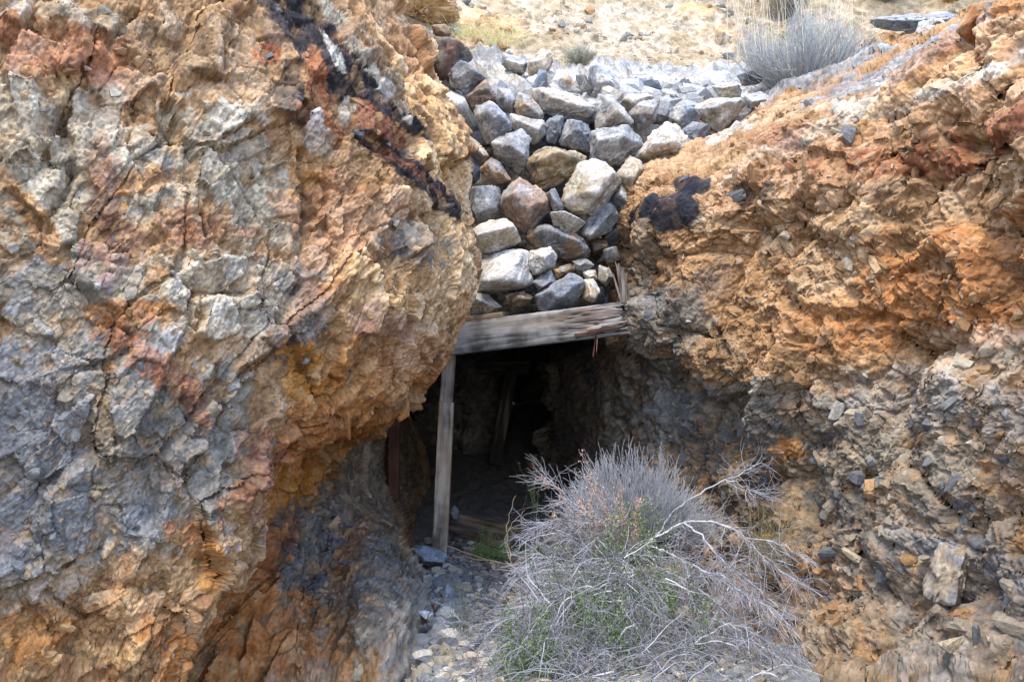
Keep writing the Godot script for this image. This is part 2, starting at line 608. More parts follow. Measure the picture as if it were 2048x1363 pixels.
func build_left_cliff() -> void:
	var rows := grid([
		[-900, -420, 2.4, -200, -280, 4.0, 150, -270, 4.3, 350, -260, 4.6, 500, -250, 4.9, 620, -250, 5.3, 690, -250, 5.9, 700, -200, 7.0, 720, -150, 8.8],
		[-900, -80, 2.3, -170, -60, 3.7, 150, -50, 4.05, 360, -50, 4.3, 540, -50, 4.6, 680, -50, 5.0, 750, -40, 5.6, 768, -30, 6.8, 780, 0, 8.8],
		[-900, 120, 2.3, -150, 120, 3.65, 160, 120, 3.95, 380, 120, 4.2, 580, 125, 4.5, 760, 125, 4.9, 832, 130, 5.5, 805, 135, 6.8, 800, 150, 8.6],
		[-900, 270, 2.3, -150, 270, 3.6, 170, 270, 3.9, 400, 270, 4.15, 600, 275, 4.45, 800, 280, 4.85, 896, 285, 5.5, 862, 290, 6.8, 840, 290, 8.4],
		[-900, 430, 2.3, -150, 430, 3.55, 170, 430, 3.85, 400, 430, 4.1, 600, 430, 4.4, 800, 430, 4.8, 916, 430, 5.5, 876, 440, 6.7, 850, 440, 8.4],
		[-900, 570, 2.3, -150, 570, 3.5, 170, 570, 3.8, 400, 570, 4.05, 600, 570, 4.3, 800, 570, 4.7, 940, 565, 5.4, 890, 575, 6.5, 860, 575, 8.4],
		[-900, 700, 2.3, -150, 710, 3.5, 160, 710, 3.75, 390, 710, 4.0, 580, 710, 4.3, 760, 710, 4.7, 884, 690, 5.3, 840, 700, 6.5, 830, 690, 8.4],
		[-900, 830, 2.3, -150, 830, 3.5, 150, 830, 3.75, 370, 830, 3.95, 555, 815, 4.3, 720, 800, 4.75, 825, 780, 5.3, 790, 770, 6.6, 790, 770, 8.8],
		[-900, 950, 2.3, -150, 950, 3.45, 140, 950, 3.75, 350, 955, 3.95, 540, 930, 4.3, 590, 900, 5.2, 680, 915, 6.1, 745, 900, 7.1, 850, 890, 9.2],
		[-900, 1070, 2.3, -150, 1070, 3.45, 130, 1070, 3.75, 330, 1075, 3.95, 508, 1040, 4.3, 532, 1035, 5.3, 640, 1030, 6.0, 775, 1000, 7.2, 862, 1000, 9.2],
		[-900, 1200, 2.3, -150, 1200, 3.45, 120, 1200, 3.75, 300, 1210, 3.9, 408, 1200, 4.15, 432, 1190, 5.1, 600, 1170, 5.55, 780, 1110, 5.9, 850, 1060, 9.2],
		[-900, 1340, 2.3, -150, 1340, 3.45, 100, 1340, 3.75, 260, 1350, 3.9, 332, 1350, 4.0, 352, 1340, 4.85, 570, 1315, 5.1, 820, 1255, 5.2, 930, 1150, 8.8],
		[-900, 1600, 2.3, -150, 1560, 3.4, 80, 1560, 3.7, 240, 1560, 3.85, 290, 1560, 3.9, 315, 1560, 4.6, 570, 1580, 4.85, 840, 1560, 4.95, 1000, 1350, 5.6]])
	for k in rows.size():                # round the corner instead of folding it
		var r: Array = rows[k]
		var a: Vector3 = r[6]
		var m: Vector3 = a.lerp(r[7], 0.3)
		if k < 8:
			m.x = a.x + 0.03 * a.length() / 5.5
			r[6] = a.lerp(r[5], 0.14) - Vector3(0.01, 0, 0)
		r.insert(7, m)
	var s := style(11, {"flat": true, "calm_u": 6.9, "quiet": [[930, 570, 0.35, 0.5], [925, 420, 0.3, 0.4], [800, 1190, 0.45, 0.35], [800, 940, 0.5, 0.25], [850, 900, 0.8, 0.7]], "crumb": 0.0, "dirty": 0.95, "rusty": 0.7, "aM": 0.058, "fM": 7.2, "aS": 0.012, "fS": 19.0, "aC": 0.035, "aF": 0.005, "mottle": 0.9, "fL": 2.1, "aL": 0.125, "turn": Basis(Vector3(0, 0, 1), 0.55).scaled(Vector3(1.25, 0.8, 1.0)),
		"spots": [
			[60, 300, 150, 230, 0, "grey", 0.9], [130, 600, 190, 150, 0, "grey", 0.9], [60, 560, 120, 90, 0, "blue", 0.8], [280, 330, 170, 140, 0, "grey", 0.95], [430, 330, 170, 110, 0, "grey", 0.85],
			[520, 420, 100, 120, 0, "grey", 0.9], [150, 900, 260, 280, 0, "blue", 0.95], [300, 1010, 170, 170, 0, "blue", 0.85], [70, 1130, 170, 130, 0, "blue", 0.8], [480, 560, 130, 90, 0, "grey", 0.8],
			[60, 920, 130, 160, 0, "slate", 0.6], [200, 1060, 120, 60, 0, "slate", 0.5], [400, 880, 120, 150, 20, "conglomerate", 0.7], [120, 90, 130, 70, 0, "rust", 0.65], [190, 110, 90, 40, 40, "rust", 0.65], [30, 60, 60, 60, 0, "rust", 0.50],
			[150, 30, 110, 30, 0, "grey", 0.7], [400, 90, 140, 80, 0, "brown", 0.5], [210, 430, 40, 100, 0, "purple", 0.7], [255, 500, 45, 60, 0, "purple", 0.6], [240, 190, 60, 45, 0, "purple", 0.4],
			[395, 455, 70, 45, 0, "rust", 0.65], [475, 465, 55, 18, -10, "rust", 0.58], [190, 330, 22, 60, 0, "rust", 0.43], [300, 360, 60, 25, 30, "ochre", 0.6],
			[60, 440, 26, 120, 35, "ochre", 0.6], [545, 95, 24, 45, 0, "rust", 1.0], [560, 60, 60, 50, 0, "brown", 0.7],
			
			
			
			[690, 440, 120, 110, 0, "pink", 0.8], [610, 330, 40, 60, 0, "ochre", 0.6], [660, 520, 70, 90, 0, "pink", 0.7],
			[870, 190, 50, 150, -20, "cream", 0.9], [900, 400, 55, 190, 0, "cream", 0.9], [890, 560, 90, 110, 0, "cream", 0.85], [830, 500, 60, 60, 0, "conglomerate", 0.8], [800, 600, 110, 90, 0, "cream", 0.8],
			[600, 620, 60, 90, 20, "slate", 0.65], [560, 690, 60, 50, 0, "conglomerate", 0.6], [470, 610, 100, 70, 0, "grey", 0.6],
			[240, 660, 60, 40, 0, "rust", 0.58], [300, 720, 90, 26, -38, "rust", 0.65], [370, 790, 60, 22, -60, "rust", 0.65], [250, 620, 110, 26, 0, "orange", 0.7],
			[640, 770, 60, 90, 35, "ochre", 0.9], [620, 730, 30, 50, 10, "ochre", 1.0], [690, 860, 130, 70, 35, "orange", 0.9], [790, 730, 110, 70, 0, "orange", 0.7], [830, 700, 60, 50, 0, "pink", 0.6], [760, 640, 60, 34, -25, "purple", 0.6],
			[505, 940, 34, 110, -8, "rust", 0.65], [500, 900, 26, 60, 0, "purple", 0.6], [590, 950, 70, 130, 25, "ochre", 0.9], [470, 1150, 90, 170, 10, "orange", 0.9], [400, 1080, 40, 70, 20, "orange", 0.8],
			[660, 1060, 100, 130, 0, "conglomerate", 1.0], [800, 1180, 90, 130, 0, "conglomerate", 0.9], [640, 1080, 60, 60, 0, "slate", 0.5], [770, 1150, 110, 90, 0, "brown", 0.7], [720, 1150, 70, 60, 30, "conglomerate", 0.6], [700, 1090, 30, 60, 0, "orange", 0.5],
			[780, 930, 110, 90, 0, "brown", 0.9], [560, 1290, 160, 70, -10, "orange", 0.75], [700, 1270, 120, 60, -20, "brown", 0.7], [560, 1240, 50, 14, 10, "pale", 0.4], [820, 1290, 90, 90, 0, "blue", 0.7], [640, 1330, 90, 50, 0, "grey", 0.5], [760, 1240, 90, 60, 0, "conglomerate", 0.7], [860, 1200, 60, 90, 0, "grey", 0.6],
			[200, 1290, 220, 80, 0, "cream", 0.85], [290, 1180, 110, 90, 0, "cream", 0.6], [350, 1290, 50, 90, 20, "orange", 0.8], [60, 1270, 80, 60, 0, "ochre", 0.7], [250, 1150, 60, 40, 0, "pink", 0.6],
			[490, 1190, 60, 180, 10, "orange", 1.0], [560, 970, 50, 90, 25, "ochre", 0.95], [650, 890, 90, 40, 30, "orange", 0.95], [540, 1080, 30, 60, 0, "rust", 0.6], [600, 1260, 120, 50, -15, "orange", 0.8], [440, 1120, 30, 60, 0, "ochre", 0.8],
			[640, 70, 190, 58, -58, "black", 1.0, 0.12], [725, 150, 150, 42, -58, "black", 1.0, 0.12], [560, 20, 90, 30, -40, "black", 0.9], [600, 200, 90, 24, -75, "black", 0.8], [640, 165, 66, 17, -80, "rust", 1.0], [650, 255, 60, 24, -70, "rust", 0.65],
			[700, 60, 110, 16, -55, "grey", 0.7], [740, 240, 66, 36, -25, "rust", 0.65], [760, 120, 80, 12, -58, "brown", 0.7], [805, 222, 56, 26, -32, "black", 1.0], [780, 180, 60, 14, -50, "pale", 0.6], [720, 278, 60, 16, -20, "rust", 0.65], [680, 120, 40, 9, -60, "pale", 0.7], [690, 215, 12, 34, -10, "pale", 0.8],
			[825, 348, 96, 30, -32, "black", 1.0], [765, 302, 66, 20, -25, "black", 0.8], [800, 322, 70, 14, -32, "rust", 0.65], [640, 240, 10, 26, 0, "white", 0.7], [640, 290, 30, 34, 0, "pale", 0.6]],
		"joints": [
			[[Vector2(60, 80), Vector2(130, 205)], 0.012, 0.04], [[Vector2(330, 690), Vector2(420, 640), Vector2(560, 600)], 0.012, 0.04], [[Vector2(100, 760), Vector2(260, 700)], 0.014, 0.04], [[Vector2(180, 850), Vector2(250, 930), Vector2(320, 1000)], 0.014, 0.04],
			[[Vector2(60, 1010), Vector2(200, 900)], 0.012, 0.04], [[Vector2(140, 500), Vector2(300, 560)], 0.012, 0.035], [[Vector2(420, 180), Vector2(560, 250)], 0.012, 0.035], [[Vector2(200, 980), Vector2(420, 1010)], 0.012, 0.035], [[Vector2(700, 560), Vector2(820, 520), Vector2(880, 440)], 0.014, 0.04],
			[[Vector2(275, 20), Vector2(240, 70), Vector2(190, 165)], 0.02, 0.05], [[Vector2(110, 220), Vector2(130, 330), Vector2(70, 440), Vector2(0, 490)], 0.03, 0.07],
			[[Vector2(395, 300), Vector2(402, 430), Vector2(398, 540), Vector2(330, 690)], 0.012, 0.05], [[Vector2(480, 60), Vector2(520, 66)], 0.015, 0.05],
			[[Vector2(600, 305), Vector2(604, 420), Vector2(596, 560), Vector2(560, 640)], 0.025, 0.06], [[Vector2(635, 220), Vector2(610, 312)], 0.03, 0.09],
			[[Vector2(230, 640), Vector2(300, 720), Vector2(370, 790), Vector2(430, 920)], 0.02, 0.05], [[Vector2(660, 700), Vector2(680, 760)], 0.02, 0.05],
			[[Vector2(90, 1180), Vector2(180, 1280), Vector2(230, 1330)], 0.015, 0.05], [[Vector2(235, 800), Vector2(225, 940)], 0.012, 0.04], [[Vector2(700, 180), Vector2(715, 130), Vector2(730, 60)], 0.012, 0.03],
			[[Vector2(725, 280), Vector2(775, 292)], 0.025, 0.08], [[Vector2(800, 240), Vector2(830, 285)], 0.02, 0.05], [[Vector2(680, 745), Vector2(740, 735), Vector2(830, 690)], 0.02, 0.04]],
	})
	var g := surface(rows, [80, 116, 99, 89, 110, 86, 70, 50, 36], [22, 50, 57, 60, 55, 53, 53, 53, 53, 55, 57, 30], s)
	var o := inst("left_cliff", g.mesh, grit)
	tag(o, "weathered rock face of grey, tan and orange stone on the left of the mine portal", "cliff", "", "structure")
	stud(o, g, 301, 300, 1500, 0.010, 0.030, ["grey", "blue", "tan", "cream", "slate"], [20, 860, 20, 1340])
	stud(o, g, 305, 90, 900, 0.012, 0.045, ["conglomerate", "gravel", "brown", "grey", "tan"], [600, 880, 960, 1345])

func build_right_cliff() -> void:
	var rows := grid([
		[1200, 250, 9.5, 1260, 225, 9.0, 1330, 215, 8.7, 1460, 204, 8.4, 1600, 152, 8.2, 1760, 78, 7.8, 1920, 20, 7.0, 2150, -80, 5.5, 2900, -500, 3.0],
		[1190, 330, 8.6, 1240, 365, 7.6, 1285, 362, 6.9, 1400, 340, 6.5, 1520, 258, 6.3, 1720, 192, 5.9, 1895, 72, 5.3, 2150, -60, 4.3, 2900, -300, 2.4],
		[1180, 440, 8.6, 1235, 440, 7.5, 1280, 430, 6.7, 1400, 420, 6.2, 1520, 360, 5.9, 1700, 310, 5.5, 1880, 230, 5.0, 2100, 180, 4.1, 2900, 60, 2.2],
		[1170, 560, 8.6, 1220, 560, 7.4, 1262, 560, 6.7, 1390, 550, 6.2, 1520, 510, 5.8, 1680, 470, 5.4, 1860, 420, 4.9, 2100, 400, 4.0, 2900, 360, 2.1],
		[1150, 665, 8.8, 1215, 670, 7.4, 1262, 655, 6.6, 1390, 660, 6.0, 1530, 650, 5.7, 1680, 620, 5.3, 1860, 600, 4.7, 2100, 600, 3.9, 2900, 600, 2.0],
		[1065, 725, 9.8, 1180, 718, 8.1, 1285, 705, 6.75, 1425, 760, 6.0, 1540, 750, 5.6, 1690, 770, 5.2, 1870, 770, 4.65, 2100, 770, 3.85, 2900, 800, 2.0],
		[1065, 770, 9.8, 1175, 765, 8.2, 1285, 745, 7.05, 1415, 805, 6.55, 1530, 830, 5.75, 1695, 830, 5.15, 1875, 830, 4.62, 2100, 840, 3.83, 2900, 880, 2.0],
		[1065, 850, 9.8, 1170, 860, 8.2, 1280, 870, 7.1, 1400, 885, 6.6, 1520, 890, 5.95, 1700, 890, 5.15, 1880, 890, 4.6, 2100, 900, 3.8, 2900, 960, 2.0],
		[1065, 930, 9.8, 1160, 960, 8.2, 1270, 990, 7.0, 1400, 1000, 6.45, 1580, 1010, 5.7, 1720, 1010, 5.1, 1890, 1010, 4.5, 2100, 1020, 3.75, 2900, 1150, 2.0],
		[1060, 1030, 9.8, 1150, 1080, 8.0, 1270, 1110, 7.1, 1400, 1130, 6.4, 1560, 1150, 5.5, 1720, 1150, 4.9, 1900, 1150, 4.35, 2100, 1160, 3.65, 2900, 1350, 2.0],
		[1060, 1130, 9.6, 1150, 1200, 7.7, 1270, 1240, 6.7, 1420, 1270, 5.8, 1580, 1290, 5.1, 1720, 1300, 4.6, 1900, 1310, 4.15, 2100, 1320, 3.55, 2900, 1550, 2.0],
		[1060, 1260, 9.0, 1150, 1400, 7.0, 1270, 1500, 5.6, 1420, 1560, 4.6, 1560, 1580, 4.4, 1720, 1560, 4.1, 1900, 1560, 3.8, 2100, 1560, 3.3, 2900, 1900, 1.9]])
	var back := []                       # the upper edge is rounded too
	var front := []
	for k in rows[1].size():
		back.append((rows[1][k] as Vector3).lerp(rows[0][k], 0.16) + Vector3(0, 0.02, 0))
		front.append((rows[1][k] as Vector3).lerp(rows[2][k], 0.22))
	rows[1] = back
	rows.insert(2, front)
	var s := style(41, {"slabs": true, "mottle": 0.85, "quiet": [[1150, 800, 0.9, 0.8], [1140, 960, 0.8, 0.8], [1320, 880, 0.6, 0.6], [1790, 120, 0.7, 0.65], [1600, 170, 0.6, 0.5], [1500, 250, 0.6, 0.75], [1400, 325, 0.45, 0.7], [1290, 350, 0.35, 0.5], [2000, 1330, 0.4, 0.5], [1900, 60, 0.5, 0.4]], "crumb": 0.35, "turn": Basis(Vector3(0, 0, 1), -0.35).scaled(Vector3(0.9, 1.15, 1.0)), "fL": 1.9, "aL": 0.15, "fM": 4.4, "aM": 0.066, "fS": 13.0, "aS": 0.015, "aC": 0.04, "dirt": lin(166, 129, 88),
		"spots": [
			[1500, 190, 190, 30, 12, "pale", 0.9], [1620, 150, 160, 50, 20, "gravel", 0.9], [1790, 125, 120, 46, 28, "gravel", 0.9], [1740, 215, 220, 48, 20, "pale", 0.75], [1900, 130, 90, 30, 30, "cream", 0.7], [1960, 70, 90, 60, 20, "orange", 0.5],
			[1600, 330, 240, 70, 6, "pink", 0.6], [1440, 270, 50, 22, 30, "pale", 0.8], [1400, 320, 120, 40, 20, "tan", 0.8],
			[1335, 422, 60, 48, 0, "coal", 1.1, 0.8], [1384, 366, 32, 30, 0, "coal", 1.1, 0.7], [1515, 375, 22, 34, 0, "black", 0.8], [1640, 268, 36, 15, 0, "black", 0.7], [1780, 380, 36, 20, 0, "black", 0.6],
			[1850, 320, 170, 36, -14, "rust", 0.8], [1960, 290, 80, 50, 0, "rust", 0.6], [1560, 260, 60, 24, 0, "rust", 0.6], [1720, 240, 50, 20, 0, "ochre", 0.7],
			[1750, 500, 280, 130, 0, "tan", 0.5], [1960, 560, 110, 130, 0, "orange", 0.7], [1840, 640, 130, 60, 0, "orange", 0.5], [1620, 660, 90, 60, 0, "orange", 0.45],
			[1290, 500, 40, 60, 0, "brown", 0.8], [1320, 590, 60, 50, 0, "brown", 0.7], [1310, 640, 90, 80, 0, "conglomerate", 0.8], [1290, 600, 30, 26, 0, "slate", 0.6], [1420, 690, 90, 50, 0, "brown", 0.5], [1440, 560, 60, 60, 0, "conglomerate", 0.5],
			[1360, 880, 180, 150, 0, "darkrock", 0.95], [1340, 800, 130, 50, -30, "slate", 0.7], [1150, 850, 130, 230, 0, "darkrock", 1.0], [1420, 970, 120, 70, 0, "darkrock", 0.8], [1250, 760, 110, 60, 0, "darkrock", 0.9], [1340, 850, 90, 70, 0, "slate", 0.5],
			[1560, 850, 120, 110, 0, "conglomerate", 0.7], [1640, 780, 120, 60, 0, "pale", 0.35], [1800, 860, 160, 110, 0, "conglomerate", 0.7], [1900, 800, 100, 60, 0, "blue", 0.5], [1980, 700, 80, 60, 0, "pale", 0.4], [1850, 1000, 170, 60, 0, "tan", 0.5], [1650, 1000, 120, 110, 0, "brown", 0.7], [1580, 900, 26, 26, 0, "orange", 0.9],
			[1930, 1180, 240, 200, 0, "conglomerate", 0.8], [1950, 1230, 180, 130, 0, "slate", 0.6], [1740, 1240, 160, 140, 0, "brown", 0.7], [1760, 1250, 80, 80, 0, "blue", 0.5], [1620, 1180, 60, 70, 0, "tan", 0.6], [1460, 1250, 160, 120, 0, "brown", 0.7]],
		"joints": [
			[[Vector2(1420, 440), Vector2(1570, 440), Vector2(1600, 470)], 0.035, 0.08], [[Vector2(1560, 600), Vector2(1590, 680), Vector2(1640, 690)], 0.03, 0.09], [[Vector2(1380, 560), Vector2(1400, 640), Vector2(1430, 700)], 0.03, 0.08],
			[[Vector2(1680, 560), Vector2(1700, 620), Vector2(1760, 640)], 0.03, 0.08], [[Vector2(1880, 280), Vector2(2048, 300)], 0.03, 0.08], [[Vector2(1640, 900), Vector2(1660, 960)], 0.03, 0.08], [[Vector2(1245, 720), Vector2(1275, 850), Vector2(1300, 980)], 0.05, 0.13], [[Vector2(1330, 790), Vector2(1380, 880), Vector2(1400, 960)], 0.04, 0.1], [[Vector2(1105, 720), Vector2(1100, 900)], 0.06, 0.1], [[Vector2(1205, 720), Vector2(1215, 960)], 0.05, 0.1], [[Vector2(1400, 800), Vector2(1470, 900)], 0.04, 0.1], [[Vector2(1160, 720), Vector2(1150, 860), Vector2(1170, 960)], 0.05, 0.08],
			[[Vector2(1700, 560), Vector2(1800, 520), Vector2(1900, 540)], 0.03, 0.06], [[Vector2(1850, 1250), Vector2(1950, 1290)], 0.03, 0.07]],
	})
	var g := surface(rows, [28, 60, 88, 88, 88, 94, 108, 76], [70, 42, 68, 73, 66, 64, 42, 42, 60, 60, 55, 20], s)
	var o := inst("right_cliff", g.mesh, grit)
	tag(o, "crumbling orange-brown rock face studded with stones on the right of the mine portal", "cliff", "", "structure")
	stud(o, g, 302, 300, 2000, 0.012, 0.055, ["blue", "grey", "tan", "slate", "pale"], [1300, 2040, 180, 1340])

func build_hill() -> void:
	var rows := []
	for r in [[8.6, 2.2], [9.0, 3.3], [9.4, 3.98], [9.85, 4.45], [10.4, 5.05], [11.4, 5.95], [13.5, 7.3], [17, 9.6], [24, 14.0], [38, 20.0], [60, 22.0]]:
		var line := []
		for x in [-40.0, -14.0, -6.0, -3.2, -1.4, 0.2, 1.8, 3.4, 5.5, 9.0, 18.0, 50.0]:
			var z: float = r[0] + (0.5 * clampf((x - 1.0) / 3.0, 0, 1) if r[0] < 12 else 0.0)
			line.append(Vector3(x, r[1] + (0.25 * clampf((x - 2.0) / 3.0, 0, 1.2) if r[0] > 8 and r[0] < 14 else 0.0), -z))
		rows.append(line)
	var s := style(71, {"crumb": 0.75, "fL": 0.9, "aL": 0.12, "fM": 3.6, "aM": 0.03, "fS": 11.0, "aS": 0.012, "aC": 0.05, "aF": 0.008, "base": "hill", "mottle": 0.6, "dirt": lin(180, 158, 122), "dirty": 0.6, "rusty": 0.12,
		"spots": [[960, 60, 90, 60, 0, "cream", 0.7], [1380, 30, 40, 20, 0, "cream", 0.8], [1440, 80, 60, 40, 0, "cream", 0.5], [1200, 170, 260, 40, 0, "white", 0.4], [1500, 20, 120, 30, 0, "brown", 0.5], [1250, 60, 200, 60, 0, "pale", 0.4]]})
	var g := surface(rows, [6, 12, 20, 55, 62, 62, 66, 66, 26, 10, 6], [14, 40, 45, 52, 52, 34, 16, 10, 6, 4], s)
	var o := inst("hillside", g.mesh, grit)
	tag(o, "pale gravelly hillside rising behind the heap of stones", "hillside", "", "structure")
	stud(o, g, 303, 160, 2500, 0.012, 0.06, ["pale", "white", "tan", "gravel"], [850, 1700, 0, 260])

func ground_y(x: float, z: float) -> float:
	var d := -z
	return 0.13 * maxf(d - 7.2, 0.0) - 0.35 * clampf((-0.42 - x) / 0.3, 0.0, 1.0) * clampf((6.2 - d) / 0.6, 0.0, 1.0)

func build_ground() -> void:
	var xs := PackedFloat32Array([-600, -200, -60, -20, -8, -4])
	var x := -2.0
	while x < 2.6:
		xs.append(x)
		x += 0.021 / Q
	xs.append_array(PackedFloat32Array([4, 8, 20, 60, 200, 600]))
	var zs := PackedFloat32Array([600, 200, 60, 20, 6, 1, -2, -3.4])
	var z := -4.2
	while z > -8.2:
		zs.append(z)
		z -= 0.021 / Q
	while z > -13.0:
		zs.append(z)
		z -= 0.05
	zs.append_array(PackedFloat32Array([-15, -30]))
	var nn := noise(5, 7.0, 4)
	var n2 := noise(6, 38.0, 3)
	var m := MB.new()
	var pal: Array = PAL["gravel"]
	for zz in zs:
		for xx in xs:
			var p := Vector3(xx, 0, zz)
			var a := nn.get_noise_3dv(p)
			var b := n2.get_noise_3dv(p)
			var q := cell(p * 26.0)
			p.y = ground_y(xx, zz) + a * 0.035 + b * 0.012 + q.z * 0.018
			var c: Vector3 = (pal[0] as Vector3).lerp(pal[1], clampf(q.z + 0.3, 0, 1)).lerp(pal[2], clampf(a + q.w, 0, 1))
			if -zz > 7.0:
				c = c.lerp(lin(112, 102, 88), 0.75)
			m.v.append(p)
			m.c.append(Color(c.x, c.y, c.z))
	var nx := xs.size()
	m.n.resize(m.v.size())
	for j in zs.size():
		for i in nx:
			var l := m.v[j * nx + maxi(i - 1, 0)]
			var r := m.v[j * nx + mini(i + 1, nx - 1)]
			var u := m.v[maxi(j - 1, 0) * nx + i]
			var d := m.v[mini(j + 1, zs.size() - 1) * nx + i]
			m.n[j * nx + i] = (r - l).cross(d - u).normalized()
			if i < nx - 1 and j < zs.size() - 1:
				var a := j * nx + i
				m.ix.append_array(PackedInt32Array([a, a + nx, a + 1, a + 1, a + nx, a + nx + 1]))
	var o := inst("ground", m.mesh(), grit)
	tag(o, "grey gravel floor of the cutting and of the tunnel", "ground", "", "structure")
	# loose gravel lying on it
	var rng := RandomNumberGenerator.new()
	rng.seed = 77
	var mm := MultiMesh.new()
	mm.transform_format = MultiMesh.TRANSFORM_3D
	mm.use_colors = true
	mm.mesh = chip(991, 4)
	var count := 11000
	mm.instance_count = count
	for i in count:
		var zz := -rng.randf_range(4.3, 7.6)
		var xx := rng.randf_range(-0.75, 1.3) if i % 3 else rng.randf_range(-0.65, -0.2)
		var size := 0.008 + 0.03 * pow(rng.randf(), 3.0)
		if xx < -0.3 and rng.randf() < 0.3:
			size *= 1.8
		if -zz > 7.0:
			size *= 0.6
		var bs := Basis.from_euler(Vector3(rng.randf() * TAU, rng.randf() * TAU, rng.randf() * TAU)).scaled(Vector3(size, size * rng.randf_range(0.4, 0.9), size * rng.randf_range(0.6, 1.2)))
		mm.set_instance_transform(i, Transform3D(bs, Vector3(xx, ground_y(xx, zz) + size * 0.35, zz)))
		var c := tone(["gravel", "gravel", "blue", "grey", "pale", "slate"][rng.randi() % 6], rng.randf_range(-0.5, 0.5))
		mm.set_instance_color(i, Color(c.x, c.y, c.z))
	var gi := MultiMeshInstance3D.new()
	gi.multimesh = mm
	gi.material_override = grit
	gi.name = "gravel"
	add_child(gi)
	tag(gi, "loose blue-grey gravel strewn over the floor of the cutting", "gravel", "", "stuff")

func build_tunnel() -> void:
	var rows := []
	for r in [[7.25, 0.0], [8.0, 0.05], [9.0, 0.1], [10.0, 0.15], [11.5, 0.2], [13.0, 0.25], [13.1, 0.6]]:
		var k: float = r[1]
		var sq := 0.001 if r[0] > 13.05 else 1.0
		var line := []
		for p in [[-1.35, -0.4], [-1.4, 0.4], [-1.3, 1.2], [-0.9, 1.72 + k], [0.0, 1.75 + k], [0.8, 1.72 + k], [1.25, 1.3], [1.35, 0.4], [1.35, -0.4]]:
			line.append(Vector3(p[0] * sq, (p[1] - 0.8) * sq + 0.8, -r[0]))
		rows.append(line)
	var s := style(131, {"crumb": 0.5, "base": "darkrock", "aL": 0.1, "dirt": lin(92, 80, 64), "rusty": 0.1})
	var g := surface(rows, [6, 8, 8, 10, 10, 8, 8, 6], [12, 12, 12, 14, 14, 4], s)
	var o := inst("mine_tunnel", g.mesh, grit)
	tag(o, "dark rock-walled tunnel running back behind the timber frame", "tunnel", "", "structure")
	rows = grid([
		[820, 640, 10.6, 880, 640, 10.55, 960, 640, 10.5, 1012, 640, 10.5, 1018, 640, 11.5],
		[820, 780, 10.6, 880, 780, 10.5, 960, 780, 10.45, 1012, 780, 10.5, 1018, 780, 11.5],
		[820, 960, 10.4, 880, 960, 10.3, 960, 960, 10.3, 1012, 960, 10.4, 1018, 960, 11.5]])
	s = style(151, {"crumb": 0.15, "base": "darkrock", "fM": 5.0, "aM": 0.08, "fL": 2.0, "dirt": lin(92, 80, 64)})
	g = surface(rows, [20, 30, 24, 14], [50, 60], s)
	o = inst("tunnel_wall", g.mesh, grit)
	tag(o, "rough stone wall in the dark at the back of the tunnel", "wall", "", "structure")

# ---------- stones ----------
var cubes := {}

func cube(m: int) -> Array:            # (directions, indices) of a cube cut into m by m on each side, welded
	if cubes.has(m):
		return cubes[m]
	var dirs := PackedVector3Array()
	var ix := PackedInt32Array()
	var seen := {}
	var axes := [[Vector3.RIGHT, Vector3.UP, Vector3.BACK], [Vector3.LEFT, Vector3.UP, Vector3.FORWARD], [Vector3.UP, Vector3.BACK, Vector3.RIGHT], [Vector3.DOWN, Vector3.BACK, Vector3.LEFT], [Vector3.BACK, Vector3.UP, Vector3.LEFT], [Vector3.FORWARD, Vector3.UP, Vector3.RIGHT]]
	for a in axes:
		var ids := PackedInt32Array()
		for j in m + 1:
			for i in m + 1:
				var u := tan((2.0 * i / m - 1.0) * PI / 4)
				var v := tan((2.0 * j / m - 1.0) * PI / 4)
				var p: Vector3 = a[0] + a[1] * v + a[2] * u
				var key := Vector3i((p * 10000.0).round())
				if not seen.has(key):
					seen[key] = dirs.size()
					dirs.append(p)
				ids.append(seen[key])
		for j in m:
			for i in m:
				var k := j * (m + 1) + i
				ix.append_array(PackedInt32Array([ids[k], ids[k + m + 1], ids[k + 1], ids[k + 1], ids[k + m + 1], ids[k + m + 2]]))
	# turn all triangles clockwise seen from outside
	for t in range(0, ix.size(), 3):
		var a := dirs[ix[t]]
		var b := dirs[ix[t + 1]]
		var c := dirs[ix[t + 2]]
		if (b - a).cross(c - a).dot(a) > 0:
			var s := ix[t + 1]
			ix[t + 1] = ix[t + 2]
			ix[t + 2] = s
	cubes[m] = [dirs, ix]
	return cubes[m]

func hull(m: int, size: Vector3, planes: Array, soft: float) -> MB:   # the block bounded by planes [normal, distance], edges slightly worn
	var out := MB.new()
	var cb: Array = cube(m)
	for d0 in cb[0]:
		var d: Vector3 = ((d0 as Vector3).normalized() * size).normalized()
		var r1 := 1e9
		var r2 := 1e9
		for p in planes:
			var k: float = (p[0] as Vector3).dot(d)
			if k > 0.02:
				var r: float = p[1] / k
				if r < r1:
					r2 = r1
					r1 = r
				elif r < r2:
					r2 = r
		var e := maxf(soft - (r2 - r1), 0.0) / soft
		out.v.append(d * (r1 - e * e * soft * 0.25))
	out.ix = cb[1]
	return out

func smooth_normals(m: MB) -> void:
	m.n.resize(m.v.size())
	m.n.fill(Vector3.ZERO)
	for t in range(0, m.ix.size(), 3):
		var a := m.ix[t]
		var b := m.ix[t + 1]
		var c := m.ix[t + 2]
		var nn := (m.v[c] - m.v[a]).cross(m.v[b] - m.v[a])
		m.n[a] += nn
		m.n[b] += nn
		m.n[c] += nn
	for i in m.n.size():
		m.n[i] = m.n[i].normalized()

